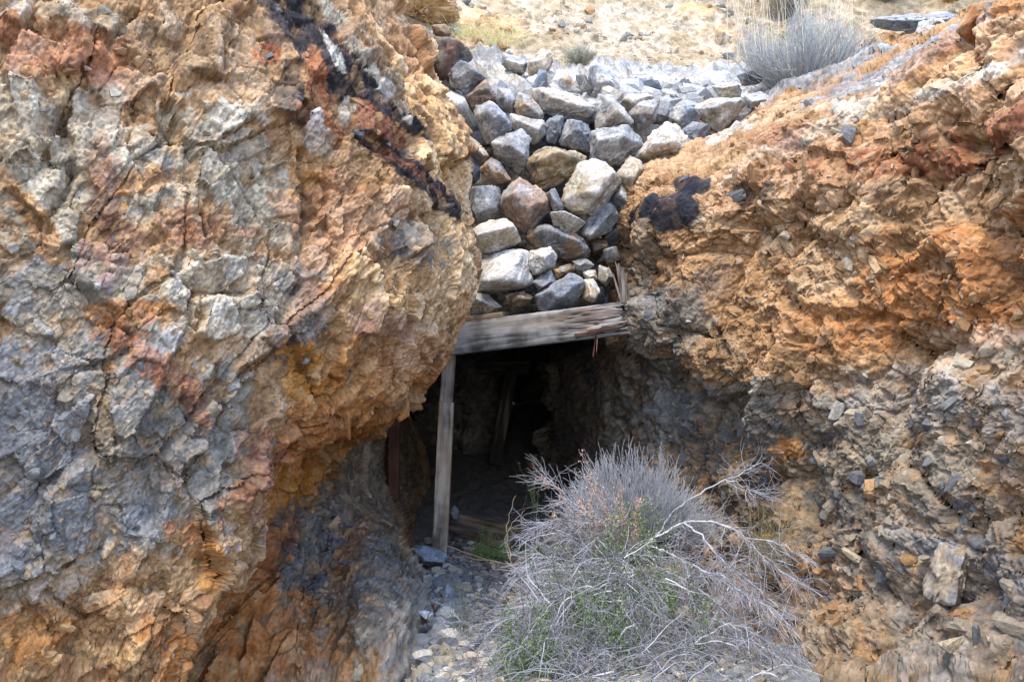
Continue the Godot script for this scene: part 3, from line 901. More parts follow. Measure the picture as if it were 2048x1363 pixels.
func chip(s: int, m: int) -> ArrayMesh:   # a small broken stone of about unit radius
	var rng := RandomNumberGenerator.new()
	rng.seed = s
	var planes := []
	for k in 7:
		planes.append([Vector3(rng.randfn(), rng.randfn(), rng.randfn()).normalized(), rng.randf_range(0.45, 0.9)])
	for a in [Vector3.UP, Vector3.DOWN, Vector3.LEFT, Vector3.RIGHT, Vector3.BACK, Vector3.FORWARD]:
		planes.append([a, 1.0])
	var b := hull(m, Vector3.ONE, planes, 0.05)
	var flat := MB.new()                 # every face keeps its own flat normal
	for t in range(0, b.ix.size(), 3):
		var u := b.v[b.ix[t]]
		var v := b.v[b.ix[t + 1]]
		var w := b.v[b.ix[t + 2]]
		var nn := (w - u).cross(v - u).normalized()
		var k := rng.randf_range(0.9, 1.08)
		for q in [u, v, w]:
			flat.v.append(q)
			flat.n.append(nn)
			flat.c.append(Color(k, k, k))
			flat.ix.append(flat.ix.size())
	return flat.mesh()

# Stones sticking out of a sheet: the largest are parts of their own, the small ones one part.
func stud(o: MeshInstance3D, g: Dictionary, s: int, big: int, small: int, r0: float, r1: float, tones: Array, win: Array) -> void:
	var rng := RandomNumberGenerator.new()
	rng.seed = s
	var v: PackedVector3Array = g.v
	var n: PackedVector3Array = g.n
	var col: PackedColorArray = g.c
	var shapes := []
	for k in 7:
		shapes.append(chip(s * 10 + k, 3))
	var mats := []
	var tints := []
	for k in tones.size() * 3:
		var c := tone(tones[k % tones.size()], [-0.35, 0.0, 0.4][k / tones.size()])
		var m: StandardMaterial3D = grit.duplicate()
		m.albedo_color = Color(c.x, c.y, c.z).linear_to_srgb()
		mats.append(m)
		tints.append(Color(c.x, c.y, c.z))
	var mm := MultiMesh.new()
	mm.transform_format = MultiMesh.TRANSFORM_3D
	mm.use_colors = true
	mm.mesh = shapes[0]
	var made := []
	var tries := 0
	var placed := 0
	while placed < big + small and tries < 200000:
		tries += 1
		var i := rng.randi() % v.size()
		var p := v[i]
		var d := -p.z
		if d < 1.0:
			continue
		var px := 1024.0 + p.x / d * F
		var py := 681.5 - (p.y - EYE) / d * F
		if px < win[0] or px > win[1] or py < win[2] or py > win[3]:
			continue
		var nn := n[i]
		if nn.dot(p - Vector3(0, EYE, 0)) > -0.1 * d:
			continue
		if col[i].g < 0.055:               # none on the black crust
			continue
		var first := placed < big
		var r := rng.randf_range(0.55, 1.0) * r1 if first else r0 * rng.randf_range(0.5, 1.5)
		var side := nn.cross(Vector3(rng.randfn(), rng.randfn(), rng.randfn())).normalized()
		var b := Basis(side, nn.cross(side), nn) * Basis.from_euler(Vector3(rng.randfn() * 0.3, rng.randfn() * 0.3, 0))
		b = b.scaled_local(Vector3(r * rng.randf_range(0.8, 1.5), r * rng.randf_range(0.6, 1.0), r * rng.randf_range(0.5, 0.8)))
		var xf := Transform3D(b, p - nn * r * rng.randf_range(0.1, 0.4))
		if first:
			var pick := rng.randi() % mats.size()
			var close := 9.0
			for t in mats.size():
				var q: Color = tints[t]
				var e2 := absf(q.r - col[i].r) + absf(q.g - col[i].g) + absf(q.b - col[i].b) + rng.randf() * 0.09
				if e2 < close:
					close = e2
					pick = t
			var e := inst("stone", shapes[rng.randi() % 7], mats[pick], o)
			e.transform = xf
		else:
			var c := tone(tones[rng.randi() % tones.size()], rng.randf_range(-0.5, 0.5))
			var k := rng.randf_range(0.3, 0.95)
			made.append([xf, Color(lerpf(c.x, col[i].r, k), lerpf(c.y, col[i].g, k), lerpf(c.z, col[i].b, k))])
		placed += 1
	mm.instance_count = made.size()
	for k in made.size():
		mm.set_instance_transform(k, made[k][0])
		mm.set_instance_color(k, made[k][1])
	var gi := MultiMeshInstance3D.new()
	gi.multimesh = mm
	gi.material_override = grit
	gi.name = "small_stones"
	gi.set_meta("kind", "stuff")
	o.add_child(gi, true)

# A stone with the outline it shows to the cutting, cut as a block with a bevelled rim and broken front faces.
func rock(label: String, pal: String, d: float, deep: float, o: Array, opt := {}) -> Node3D:
	var s: int = opt.get("seed", 1000 + used.get("rock", 0))
	var rng := RandomNumberGenerator.new()
	rng.seed = s
	var k := o.size() / 2
	var pts := PackedVector2Array()
	var mid := Vector2.ZERO
	for i in k:
		pts.append(Vector2(o[i * 2], o[i * 2 + 1]))
		mid += pts[i] / k
	for i in k:
		pts[i] = mid + (pts[i] - mid) * 1.05
	var c := at(mid.x, mid.y, d + deep * 0.3)
	var px := (d + deep * 0.3) / F
	var planes := []
	var ext := Vector2.ZERO
	var poly := PackedVector2Array()
	for p in pts:
		poly.append(Vector2((p.x - mid.x) * px, -(p.y - mid.y) * px))
		ext = ext.max(poly[-1].abs())
	for i in k:
		var a := poly[i]
		var b := poly[(i + 1) % k]
		var e := (b - a).normalized()
		var m := (a + b) * 0.5
		var nn := Vector2(e.y, -e.x)
		if nn.dot(m) < 0:
			nn = -nn
		for t in [rng.randf_range(0.05, 0.75), rng.randf_range(-0.6, -0.1)]:
			var n3 := Vector3(nn.x, nn.y, t).normalized()
			planes.append([n3, maxf(n3.dot(Vector3(m.x, m.y, 0)), 0.012)])
	var half := deep * 0.5
	planes.append([Vector3(rng.randf_range(-0.25, 0.25), rng.randf_range(-0.1, 0.2), 1).normalized(), half])
	planes.append([Vector3(0, 0, -1), half])
	planes.append([Vector3(rng.randf_range(-0.3, 0.3), 0.9, 0.75).normalized(), half * 0.62 + ext.y * 0.5])
	planes.append([Vector3(rng.randf_range(-0.2, 0.2), -0.8, 0.7).normalized(), half * 0.62 + ext.y * 0.48])
	planes.append([Vector3([-0.8, 0.8][rng.randi() % 2], rng.randf_range(-0.3, 0.3), 0.7).normalized(), half * 0.6 + ext.x * 0.48])
	for t in 2:
		planes.append([Vector3(rng.randf_range(-0.9, 0.9), rng.randf_range(-0.8, 0.9), 1).normalized(), half * 0.85 + ext.length() * 0.2])
	var size := maxf(ext.x, ext.y)
	var m: int = opt.get("m", clampi(int(size / d * F * 0.5 * 1.15), 8, 20))
	var b := hull(m, Vector3(ext.x, ext.y, half), planes, size * opt.get("soft", 0.035))
	var nf := noise(s, 7.0, 4)
	var ng := noise(s + 5, 34.0, 3)
	var own := {"grey": "stone", "blue": "bluestone", "slate": "dimstone"}
	var two: String = opt.get("second", pal)
	var p0: Array = PAL[own.get(pal, pal)]
	var p1: Array = PAL[own.get(two, two)]
	var off := Vector3(s * 1.37, s * 0.61, 0)
	var worn: float = opt.get("rough", 1.0)
	for i in b.v.size():
		var v := b.v[i]
		var f := nf.get_noise_3dv(v + off)
		var g := ng.get_noise_3dv(v + off)
		var q := shard((v + off) * 15.0 + Vector3(f, g, -f))
		var dir := v.normalized()
		b.v[i] = v + dir * size * worn * (0.07 * f + 0.028 * g + 0.05 * q.x + 0.02 * q.z)
		var r := clampf(f * 0.9 + q.w * 0.2, -0.5, 0.5)
		var c0: Vector3 = (p0[0] as Vector3).lerp(p0[1], r * 2.0) if r > 0 else (p0[0] as Vector3).lerp(p0[2], -r * 2.0)
		var c1: Vector3 = (p1[0] as Vector3).lerp(p1[1], r * 2.0) if r > 0 else (p1[0] as Vector3).lerp(p1[2], -r * 2.0)
		var t := clampf((nf.get_noise_3dv(v * 0.55 + off * 1.7) + 0.08) * 5.0, 0, 1)
		c0 = c0.lerp(c1, t * 0.7)
		if q.y < 0.05:
			c0 = c0.lerp(lin(120, 100, 80), 0.4)
		c0 *= clampf(1.0 + 0.5 * g + 0.25 * q.z, 0.55, 1.5)
		b.c.append(Color(c0.x, c0.y, c0.z))
	smooth_normals(b)
	var ob := inst(opt.get("name", "rock"), b.mesh(), grit)
	ob.position = c
	tag(ob, label, "rock", opt.get("group", "stones stacked above the mine portal"))
	return ob

func build_rubble() -> void:
	# the packed earth and small stones that the large ones sit in
	var rows := grid([
		[840, 700, 7.72, 900, 690, 7.72, 1000, 680, 7.67, 1100, 670, 7.62, 1200, 655, 7.57, 1270, 640, 7.57, 1330, 630, 7.82],
		[840, 560, 7.72, 900, 560, 7.72, 1000, 555, 7.67, 1100, 550, 7.62, 1200, 545, 7.62, 1270, 540, 7.62, 1330, 530, 7.92],
		[840, 420, 7.92, 900, 420, 7.82, 1000, 415, 7.82, 1100, 410, 7.77, 1200, 405, 7.72, 1290, 400, 7.72, 1350, 400, 8.02],
		[830, 290, 8.22, 890, 290, 8.02, 1000, 285, 7.97, 1100, 280, 7.92, 1200, 280, 7.87, 1320, 280, 7.82, 1440, 280, 8.12],
		[800, 190, 8.82, 880, 195, 8.42, 1000, 205, 8.22, 1100, 205, 8.17, 1220, 205, 8.12, 1360, 215, 8.12, 1500, 200, 8.42],
		[770, 110, 9.63, 860, 120, 9.23, 1000, 150, 8.83, 1100, 160, 8.73, 1220, 165, 8.82, 1380, 175, 8.82, 1540, 165, 9.02],
		[760, 60, 10.63, 850, 70, 10.23, 1000, 118, 9.73, 1100, 130, 9.73, 1220, 135, 9.73, 1380, 140, 9.73, 1560, 130, 9.83]])
	var s := style(171, {"crumb": 0.35, "base": "stone", "fL": 4.0, "aL": 0.05, "fM": 10.0, "aM": 0.04, "fS": 26.0, "aS": 0.016, "dirt": lin(116, 104, 88), "rusty": 0.1,  # earth and lower bank darkened: shade of the gaps put into the colour
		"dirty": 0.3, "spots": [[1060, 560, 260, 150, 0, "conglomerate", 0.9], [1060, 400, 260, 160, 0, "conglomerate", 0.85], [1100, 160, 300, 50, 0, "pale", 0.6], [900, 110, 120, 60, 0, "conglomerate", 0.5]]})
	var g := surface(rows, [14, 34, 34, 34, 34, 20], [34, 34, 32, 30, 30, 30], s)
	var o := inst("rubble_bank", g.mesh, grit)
	tag(o, "bank of rubble and earth packed between the stacked stones over the portal", "rubble", "", "structure")
	stud(o, g, 304, 300, 2600, 0.03, 0.15, ["pale", "stone", "stone", "white", "bluestone"], [880, 1420, 190, 640])
	rock("large dark pebbly boulder at the top left of the heap, against the left cliff", "conglomerate", 7.9, 0.4, [863, 92, 879, 78, 914, 82, 945, 113, 934, 129, 906, 158, 880, 162, 866, 130], {"second": "purple", "rough": 1.6})
	rock("dark grey block leaning right below the pebbly boulder", "slate", 7.75, 0.35, [922, 127, 945, 133, 973, 156, 963, 174, 934, 189, 904, 172, 898, 150], {"second": "grey"})
	rock("smooth white boulder half hidden by the left cliff", "white", 7.75, 0.5, [880, 178, 918, 182, 942, 205, 955, 254, 937, 268, 900, 268, 870, 220], {"rough": 0.35, "soft": 0.3})
	rock("tan angular stone between the white boulder and the dark grey block", "rosestone", 7.7, 0.3, [969, 160, 990, 188, 996, 207, 945, 221, 932, 191], {"second": "conglomerate"})
	rock("upright oval grey stone right of the tan angular stone", "grey", 7.65, 0.3, [996, 174, 1023, 178, 1033, 199, 1026, 225, 1002, 221, 992, 199], {"second": "slate"})
	rock("squared pale grey block with a lit top beside the white boulder", "grey", 7.45, 0.4, [951, 211, 980, 203, 1004, 223, 1021, 246, 1021, 260, 992, 283, 969, 285, 960, 262, 945, 234], {"second": "blue"})
	rock("upper half of the tall cracked grey stone, tan on its face", "grey", 7.6, 0.3, [1037, 186, 1063, 193, 1088, 225, 1084, 244, 1035, 234, 1029, 215], {"second": "tan"})
	rock("lower half of the tall cracked grey stone", "grey", 7.5, 0.3, [1021, 227, 1086, 242, 1092, 268, 1066, 291, 1039, 268, 1021, 254], {"second": "pale"})
	rock("long grey slab sloping down to the right near the top of the heap", "grey", 7.6, 0.45, [1066, 180, 1086, 172, 1141, 189, 1192, 213, 1193, 238, 1176, 252, 1121, 236, 1088, 225, 1070, 201], {"second": "pale"})
	rock("rounded blue-grey stone under the long slab", "blue", 7.5, 0.3, [1100, 236, 1120, 231, 1137, 234, 1135, 252, 1122, 272, 1119, 293, 1094, 283, 1087, 254], {"second": "slate"})
	rock("blue-grey wedge right of the rounded stone", "blue", 7.45, 0.3, [1135, 240, 1176, 250, 1182, 273, 1180, 305, 1123, 291, 1119, 281], {"second": "grey"})
	rock("pale triangular block standing above the big grey block", "grey", 7.4, 0.4, [1197, 187, 1223, 193, 1248, 219, 1268, 246, 1262, 254, 1191, 263, 1191, 230], {"second": "pale"})
	rock("big squared grey block in the middle of the heap", "grey", 7.25, 0.45, [1181, 264, 1207, 255, 1254, 250, 1275, 270, 1291, 291, 1258, 318, 1219, 336, 1181, 326], {"second": "slate"})
	rock("broad grey stone with a rust spot right of the triangular block", "grey", 7.45, 0.4, [1258, 229, 1277, 205, 1324, 199, 1340, 213, 1332, 234, 1312, 244, 1309, 260, 1289, 275, 1273, 256], {"second": "brown"})
	rock("small pale stone under the creamy slab at the right of the heap", "blue", 7.5, 0.25, [1342, 217, 1383, 213, 1401, 230, 1395, 244, 1363, 262, 1339, 236], {"second": "pale"})
	rock("creamy pale slab at the right end of the heap", "pale", 7.5, 0.4, [1390, 213, 1422, 197, 1473, 197, 1491, 211, 1465, 240, 1441, 262, 1420, 252, 1393, 230], {"second": "grey"})
	rock("dark blue-grey block tucked under the creamy slab", "slate", 7.35, 0.3, [1364, 260, 1387, 244, 1412, 250, 1426, 273, 1410, 295, 1383, 299, 1370, 277], {"second": "blue"})
	rock("pointed whitish boulder speckled with black above the right cliff", "pale", 7.2, 0.45, [1336, 242, 1360, 256, 1385, 293, 1383, 320, 1359, 330, 1328, 330, 1271, 315, 1293, 283], {"second": "white"})
	rock("glittering white crystalline rock at the very top of the heap", "white", 7.9, 0.4, [1180, 133, 1211, 130, 1247, 172, 1250, 191, 1191, 197, 1176, 156], {"second": "blue"})
	rock("small white stone left of the crystalline rock", "white", 8.0, 0.3, [1117, 144, 1141, 146, 1154, 180, 1148, 193, 1109, 180, 1102, 164], {"second": "cream"})
	rock("thin grey slab leaning against the crystalline rock", "gravel", 7.95, 0.2, [1152, 150, 1172, 150, 1188, 180, 1180, 195, 1156, 184], {"second": "grey"})
	rock("light stone with a brown face, highest on the heap", "pale", 8.5, 0.35, [1082, 98, 1100, 106, 1106, 125, 1090, 152, 1059, 150, 1053, 125], {"second": "brown"})
	rock("pale flat stone left of the highest stone", "white", 8.6, 0.3, [1006, 106, 1039, 116, 1057, 129, 1047, 150, 1023, 143, 1004, 129], {"second": "gravel"})
	rock("square white block alone on the upper slope", "white", 8.4, 0.3, [1264, 152, 1304, 151, 1309, 182, 1262, 186], {"second": "gravel"})
	rock("mottled grey-white stone behind the broad grey stone", "pale", 7.7, 0.3, [1262, 183, 1293, 184, 1309, 195, 1287, 217, 1262, 229, 1238, 209], {"second": "slate"})
	rock("low grey-white slab behind the small pale stone", "gravel", 7.8, 0.3, [1320, 179, 1352, 182, 1373, 203, 1359, 217, 1322, 213], {"second": "pale"})
	rock("grey stone at the top of the left cliff edge", "brown", 8.0, 0.3, [828, 62, 848, 54, 873, 74, 859, 94, 836, 83], {"second": "grey"})
	rock("tan stone next to the grey stone on the left cliff edge", "tan", 8.2, 0.3, [863, 50, 891, 48, 904, 66, 893, 78, 867, 71], {"second": "brown"})
	rock("whitish lump under the pale flat stone", "white", 8.1, 0.25, [1053, 156, 1074, 149, 1088, 168, 1074, 182, 1055, 182], {"second": "grey"})
	rock("lit pale stone pressed against the left cliff below the white boulder", "pale", 7.4, 0.35, [920, 264, 940, 270, 968, 296, 979, 313, 962, 330, 933, 306], {"second": "grey"})
	rock("large craggy grey stone left of the yellow boulder", "grey", 7.3, 0.4, [1043, 260, 1062, 280, 1056, 313, 1051, 348, 1036, 348, 1007, 328, 993, 313, 980, 285, 995, 276], {"second": "slate"})
	rock("dark stone wedged at the left cliff beside the craggy stone", "slate", 7.4, 0.3, [926, 308, 947, 311, 963, 335, 959, 358, 945, 368, 928, 340])
	rock("small dark grey stone with a tan foot, above the dark block", "slate", 7.25, 0.3, [982, 315, 999, 325, 1022, 362, 992, 374, 967, 366, 960, 339], {"second": "tan"})
	rock("large yellow-brown boulder in the middle of the heap", "sandstone", 7.2, 0.5, [1081, 299, 1114, 294, 1160, 305, 1177, 319, 1160, 344, 1134, 364, 1078, 386, 1061, 360, 1049, 323], {"second": "conglomerate", "rough": 1.3, "soft": 0.25})
	rock("dark grey cubic block at the left cliff above the cream stones", "slate", 7.15, 0.4, [944, 376, 995, 374, 1002, 392, 1001, 430, 982, 442, 952, 450, 940, 415], {"second": "grey"})
	rock("grey stone behind the dark cubic block", "slate", 7.3, 0.3, [919, 418, 937, 414, 950, 445, 937, 458, 919, 446])
	rock("pinkish brown stone tilted on its corner", "rosestone", 7.05, 0.4, [1040, 355, 1072, 375, 1095, 392, 1103, 422, 1068, 453, 1051, 470, 1028, 447, 1000, 409, 1008, 382], {"second": "grey"})
	rock("small grey brick-shaped stone between the pinkish and the white stone", "slate", 7.0, 0.2, [1092, 389, 1111, 376, 1128, 412, 1121, 427, 1109, 424], {"second": "grey"})
	rock("biggest whitish boulder leaning right in the middle of the heap", "pale", 6.95, 0.5, [1157, 327, 1184, 319, 1212, 329, 1242, 362, 1234, 379, 1190, 430, 1144, 424, 1122, 399, 1130, 375], {"second": "white"})
	rock("tan pointed stone beside the right cliff", "sandstone", 7.05, 0.35, [1260, 311, 1279, 322, 1293, 342, 1277, 374, 1263, 391, 1245, 374, 1233, 346], {"second": "pale"})
	rock("grey flaky stone right of the biggest whitish boulder", "grey", 7.05, 0.3, [1240, 370, 1258, 385, 1271, 402, 1246, 420, 1222, 401], {"second": "slate"})
	rock("flat whitish stone under the biggest whitish boulder", "white", 6.95, 0.3, [1101, 427, 1131, 424, 1172, 445, 1155, 460, 1141, 468, 1107, 450], {"second": "pale"})
	rock("pale grey egg-shaped stone right of the flat whitish stone", "gravel", 6.98, 0.35, [1210, 405, 1227, 411, 1240, 435, 1218, 463, 1177, 480, 1160, 468, 1176, 438], {"second": "grey"})
	rock("wide dark blue-grey boulder with a dusty patch above the lintel stones", "slate", 6.95, 0.5, [1060, 460, 1098, 448, 1131, 460, 1168, 478, 1181, 501, 1171, 519, 1141, 526, 1111, 516, 1075, 496, 1053, 475], {"second": "tan"})
	rock("upper of the two big cream blocks at the left", "pale", 6.85, 0.5, [924, 468, 966, 443, 1012, 435, 1027, 445, 1048, 494, 1036, 501, 992, 506, 959, 521, 940, 504, 919, 478], {"second": "white", "rough": 0.6, "soft": 0.2})
	rock("lower and whiter of the two big cream blocks at the left", "white", 6.8, 0.5, [960, 522, 999, 502, 1043, 497, 1058, 504, 1067, 567, 1038, 582, 982, 587, 950, 584], {"second": "pale", "rough": 0.6, "soft": 0.2})
	rock("small white stone with a grey underside right of the cream blocks", "white", 6.8, 0.3, [1060, 500, 1098, 494, 1115, 514, 1109, 534, 1068, 551, 1057, 524], {"second": "grey"})
	rock("small blue-grey block above the left end of the blue slab", "blue", 6.8, 0.25, [1067, 563, 1101, 540, 1113, 564, 1078, 584], {"second": "slate"})
	rock("blue-grey slab lying tilted on the lintel", "blue", 6.7, 0.35, [1069, 592, 1141, 547, 1169, 560, 1169, 577, 1148, 605, 1088, 625, 1074, 610], {"second": "gravel"})
	rock("pale stone with blue base at the left end of the lintel", "pale", 6.8, 0.3, [941, 589, 972, 586, 1002, 613, 972, 628, 940, 630], {"second": "slate"})
	rock("lumpy tan-grey stone on the lintel left of the blue slab", "brown", 6.8, 0.3, [1007, 592, 1042, 581, 1067, 593, 1056, 611, 1028, 623, 1002, 611], {"second": "pale", "rough": 1.5})
	rock("bright white stone right of the blue slab", "white", 6.75, 0.25, [1166, 559, 1187, 558, 1200, 580, 1188, 605, 1164, 596], {"second": "cream"})
	rock("knobbly pale stone above the bright white stone", "grey", 6.85, 0.25, [1166, 544, 1190, 539, 1199, 560, 1172, 565], {"second": "pale"})
	rock("rough grey stone left of the splintered slats", "grey", 6.85, 0.25, [1198, 530, 1218, 535, 1227, 555, 1212, 572, 1197, 559], {"second": "pale"})
	rock("flat grey stone under the wide dark boulder", "slate", 6.9, 0.25, [1145, 522, 1170, 516, 1189, 530, 1170, 545, 1150, 541], {"second": "grey"})
	rock("little orange-tan stone above the blue slab", "cream", 6.85, 0.2, [1104, 537, 1120, 536, 1130, 550, 1111, 558])
	rock("little grey-brown stone right of the little orange-tan stone", "brown", 6.87, 0.2, [1116, 533, 1140, 526, 1152, 537, 1138, 550, 1120, 549], {"second": "grey"})
	rock("dark slab deep in the corner by the right cliff", "slate", 7.2, 0.3, [1198, 465, 1235, 423, 1262, 425, 1250, 482, 1215, 494])
	rock("brown stone in the shade under the pale egg-shaped stone", "brown", 7.1, 0.3, [1175, 478, 1210, 478, 1217, 500, 1185, 514], {"second": "tan"})
	rock("grey stone in the shade left of the splintered slats", "grey", 7.0, 0.25, [1205, 500, 1232, 492, 1240, 520, 1214, 528], {"second": "brown"})
	rock("pale block at the right rim of the heap, left of the pale shrub", "pale", 7.7, 0.3, [1425, 172, 1462, 163, 1484, 178, 1478, 198, 1440, 198], {"second": "grey"})
	rock("grey block under the left edge of the pale shrub", "grey", 7.5, 0.3, [1488, 190, 1520, 182, 1548, 196, 1540, 216, 1500, 218], {"second": "pale"})
	rock("small white stone at the foot of the pale shrub", "white", 7.3, 0.25, [1548, 206, 1580, 202, 1600, 214, 1590, 230, 1556, 230], {"second": "gravel"})
	rock("bluish flat stone on the rim between the creamy slab and the shrub", "blue", 7.9, 0.25, [1475, 150, 1510, 142, 1532, 152, 1520, 168, 1484, 170], {"second": "pale"})
	# stones lying at the foot of the post
	var lie := "stones lying on the floor of the cutting"
	rock("long blue-grey boulder at the foot of the wooden post", "blue", 6.75, 0.25, [820, 1096, 850, 1090, 882, 1100, 893, 1112, 884, 1130, 850, 1131, 828, 1118], {"second": "blue", "group": lie})
	rock("white curved stone left of the boulder at the post", "white", 6.6, 0.14, [783, 1088, 800, 1088, 818, 1104, 816, 1114, 802, 1108], {"second": "pale", "group": lie})
	rock("upright dark blue stone just behind the post", "slate", 7.3, 0.15, [896, 1025, 908, 1010, 918, 1022, 917, 1040, 900, 1042], {"group": lie})
	rock("dark blue leaning stone in the gravel below the post", "slate", 5.9, 0.16, [878, 1185, 893, 1163, 909, 1180, 908, 1200, 890, 1203], {"second": "blue", "group": lie})
	rock("white three-pointed stone in the gravel", "white", 5.55, 0.1, [828, 1217, 846, 1222, 866, 1220, 866, 1234, 852, 1236], {"group": lie})
	rock("white narrow stone below the three-pointed one", "white", 5.5, 0.1, [858, 1224, 867, 1226, 864, 1246, 856, 1250, 853, 1238], {"group": lie})
	rock("white chipped stone nearest the camera in the gravel", "white", 5.3, 0.12, [862, 1266, 880, 1262, 893, 1264, 905, 1280, 890, 1282], {"second": "pale", "group": lie})
	rock("round grey stone under the white narrow stone", "grey", 5.45, 0.14, [862, 1242, 878, 1232, 893, 1244, 890, 1262, 866, 1264], {"second": "gravel", "group": lie})
	rock("grey flat stone right of the dark blue leaning stone", "gravel", 5.75, 0.14, [882, 1206, 905, 1204, 918, 1220, 905, 1240, 884, 1232], {"second": "grey", "group": lie})
	rock("knobbly tan stone left of the dark blue leaning stone", "grey", 5.85, 0.12, [860, 1200, 876, 1194, 882, 1212, 872, 1222, 860, 1216], {"second": "tan", "group": lie})
	rock("pale tilted slab high in the gravel under the boulder", "pale", 6.2, 0.1, [846, 1150, 862, 1148, 866, 1172, 852, 1182, 846, 1170], {"second": "gravel", "group": lie})
	# blocks that stand out of the cliffs and the hill
	var cl := "blocks standing out of the rock faces"
	rock("large grey-white block jutting from the lower right rock face", "slate", 4.45, 0.3, [1880, 1090, 1925, 1085, 1932, 1140, 1920, 1205, 1880, 1212, 1850, 1190, 1862, 1130], {"second": "sandstone", "rough": 1.5, "group": cl})
	rock("squared pale tan boulder at the far upper left of the hillside", "cream", 9.6, 1.2, [750, -40, 800, -40, 880, -30, 914, 0, 917, 40, 905, 66, 870, 50, 800, 60, 760, 40], {"second": "tan", "group": cl, "m": 26, "soft": 0.2})
	rock("long dark blue-grey ledge at the top right behind the shrub", "grey", 8.2, 0.5, [1745, 40, 1790, 30, 1900, 25, 1935, 40, 1925, 60, 1850, 66, 1780, 60], {"second": "blue", "group": cl, "m": 22})
	rock("pale block in front of the dark ledge at the top right", "white", 7.5, 0.35, [1840, 45, 1880, 40, 1898, 50, 1896, 72, 1835, 76], {"second": "gravel", "group": cl})
	rock("cream outcrop in the middle of the hillside", "cream", 11.2, 0.5, [1355, 25, 1385, 16, 1402, 30, 1390, 44, 1360, 42], {"second": "pale", "group": cl})
	rock("cream outcrop on the hillside left of the grey shrub", "cream", 10.2, 0.5, [1415, 60, 1440, 52, 1470, 78, 1455, 105, 1412, 118, 1420, 88], {"second": "pale", "group": cl})
	rock("orange block crowning the right rock face", "tan", 5.15, 0.3, [1915, 60, 1940, 12, 2000, 4, 2015, 40, 1985, 75, 1940, 85], {"second": "orange", "group": cl})

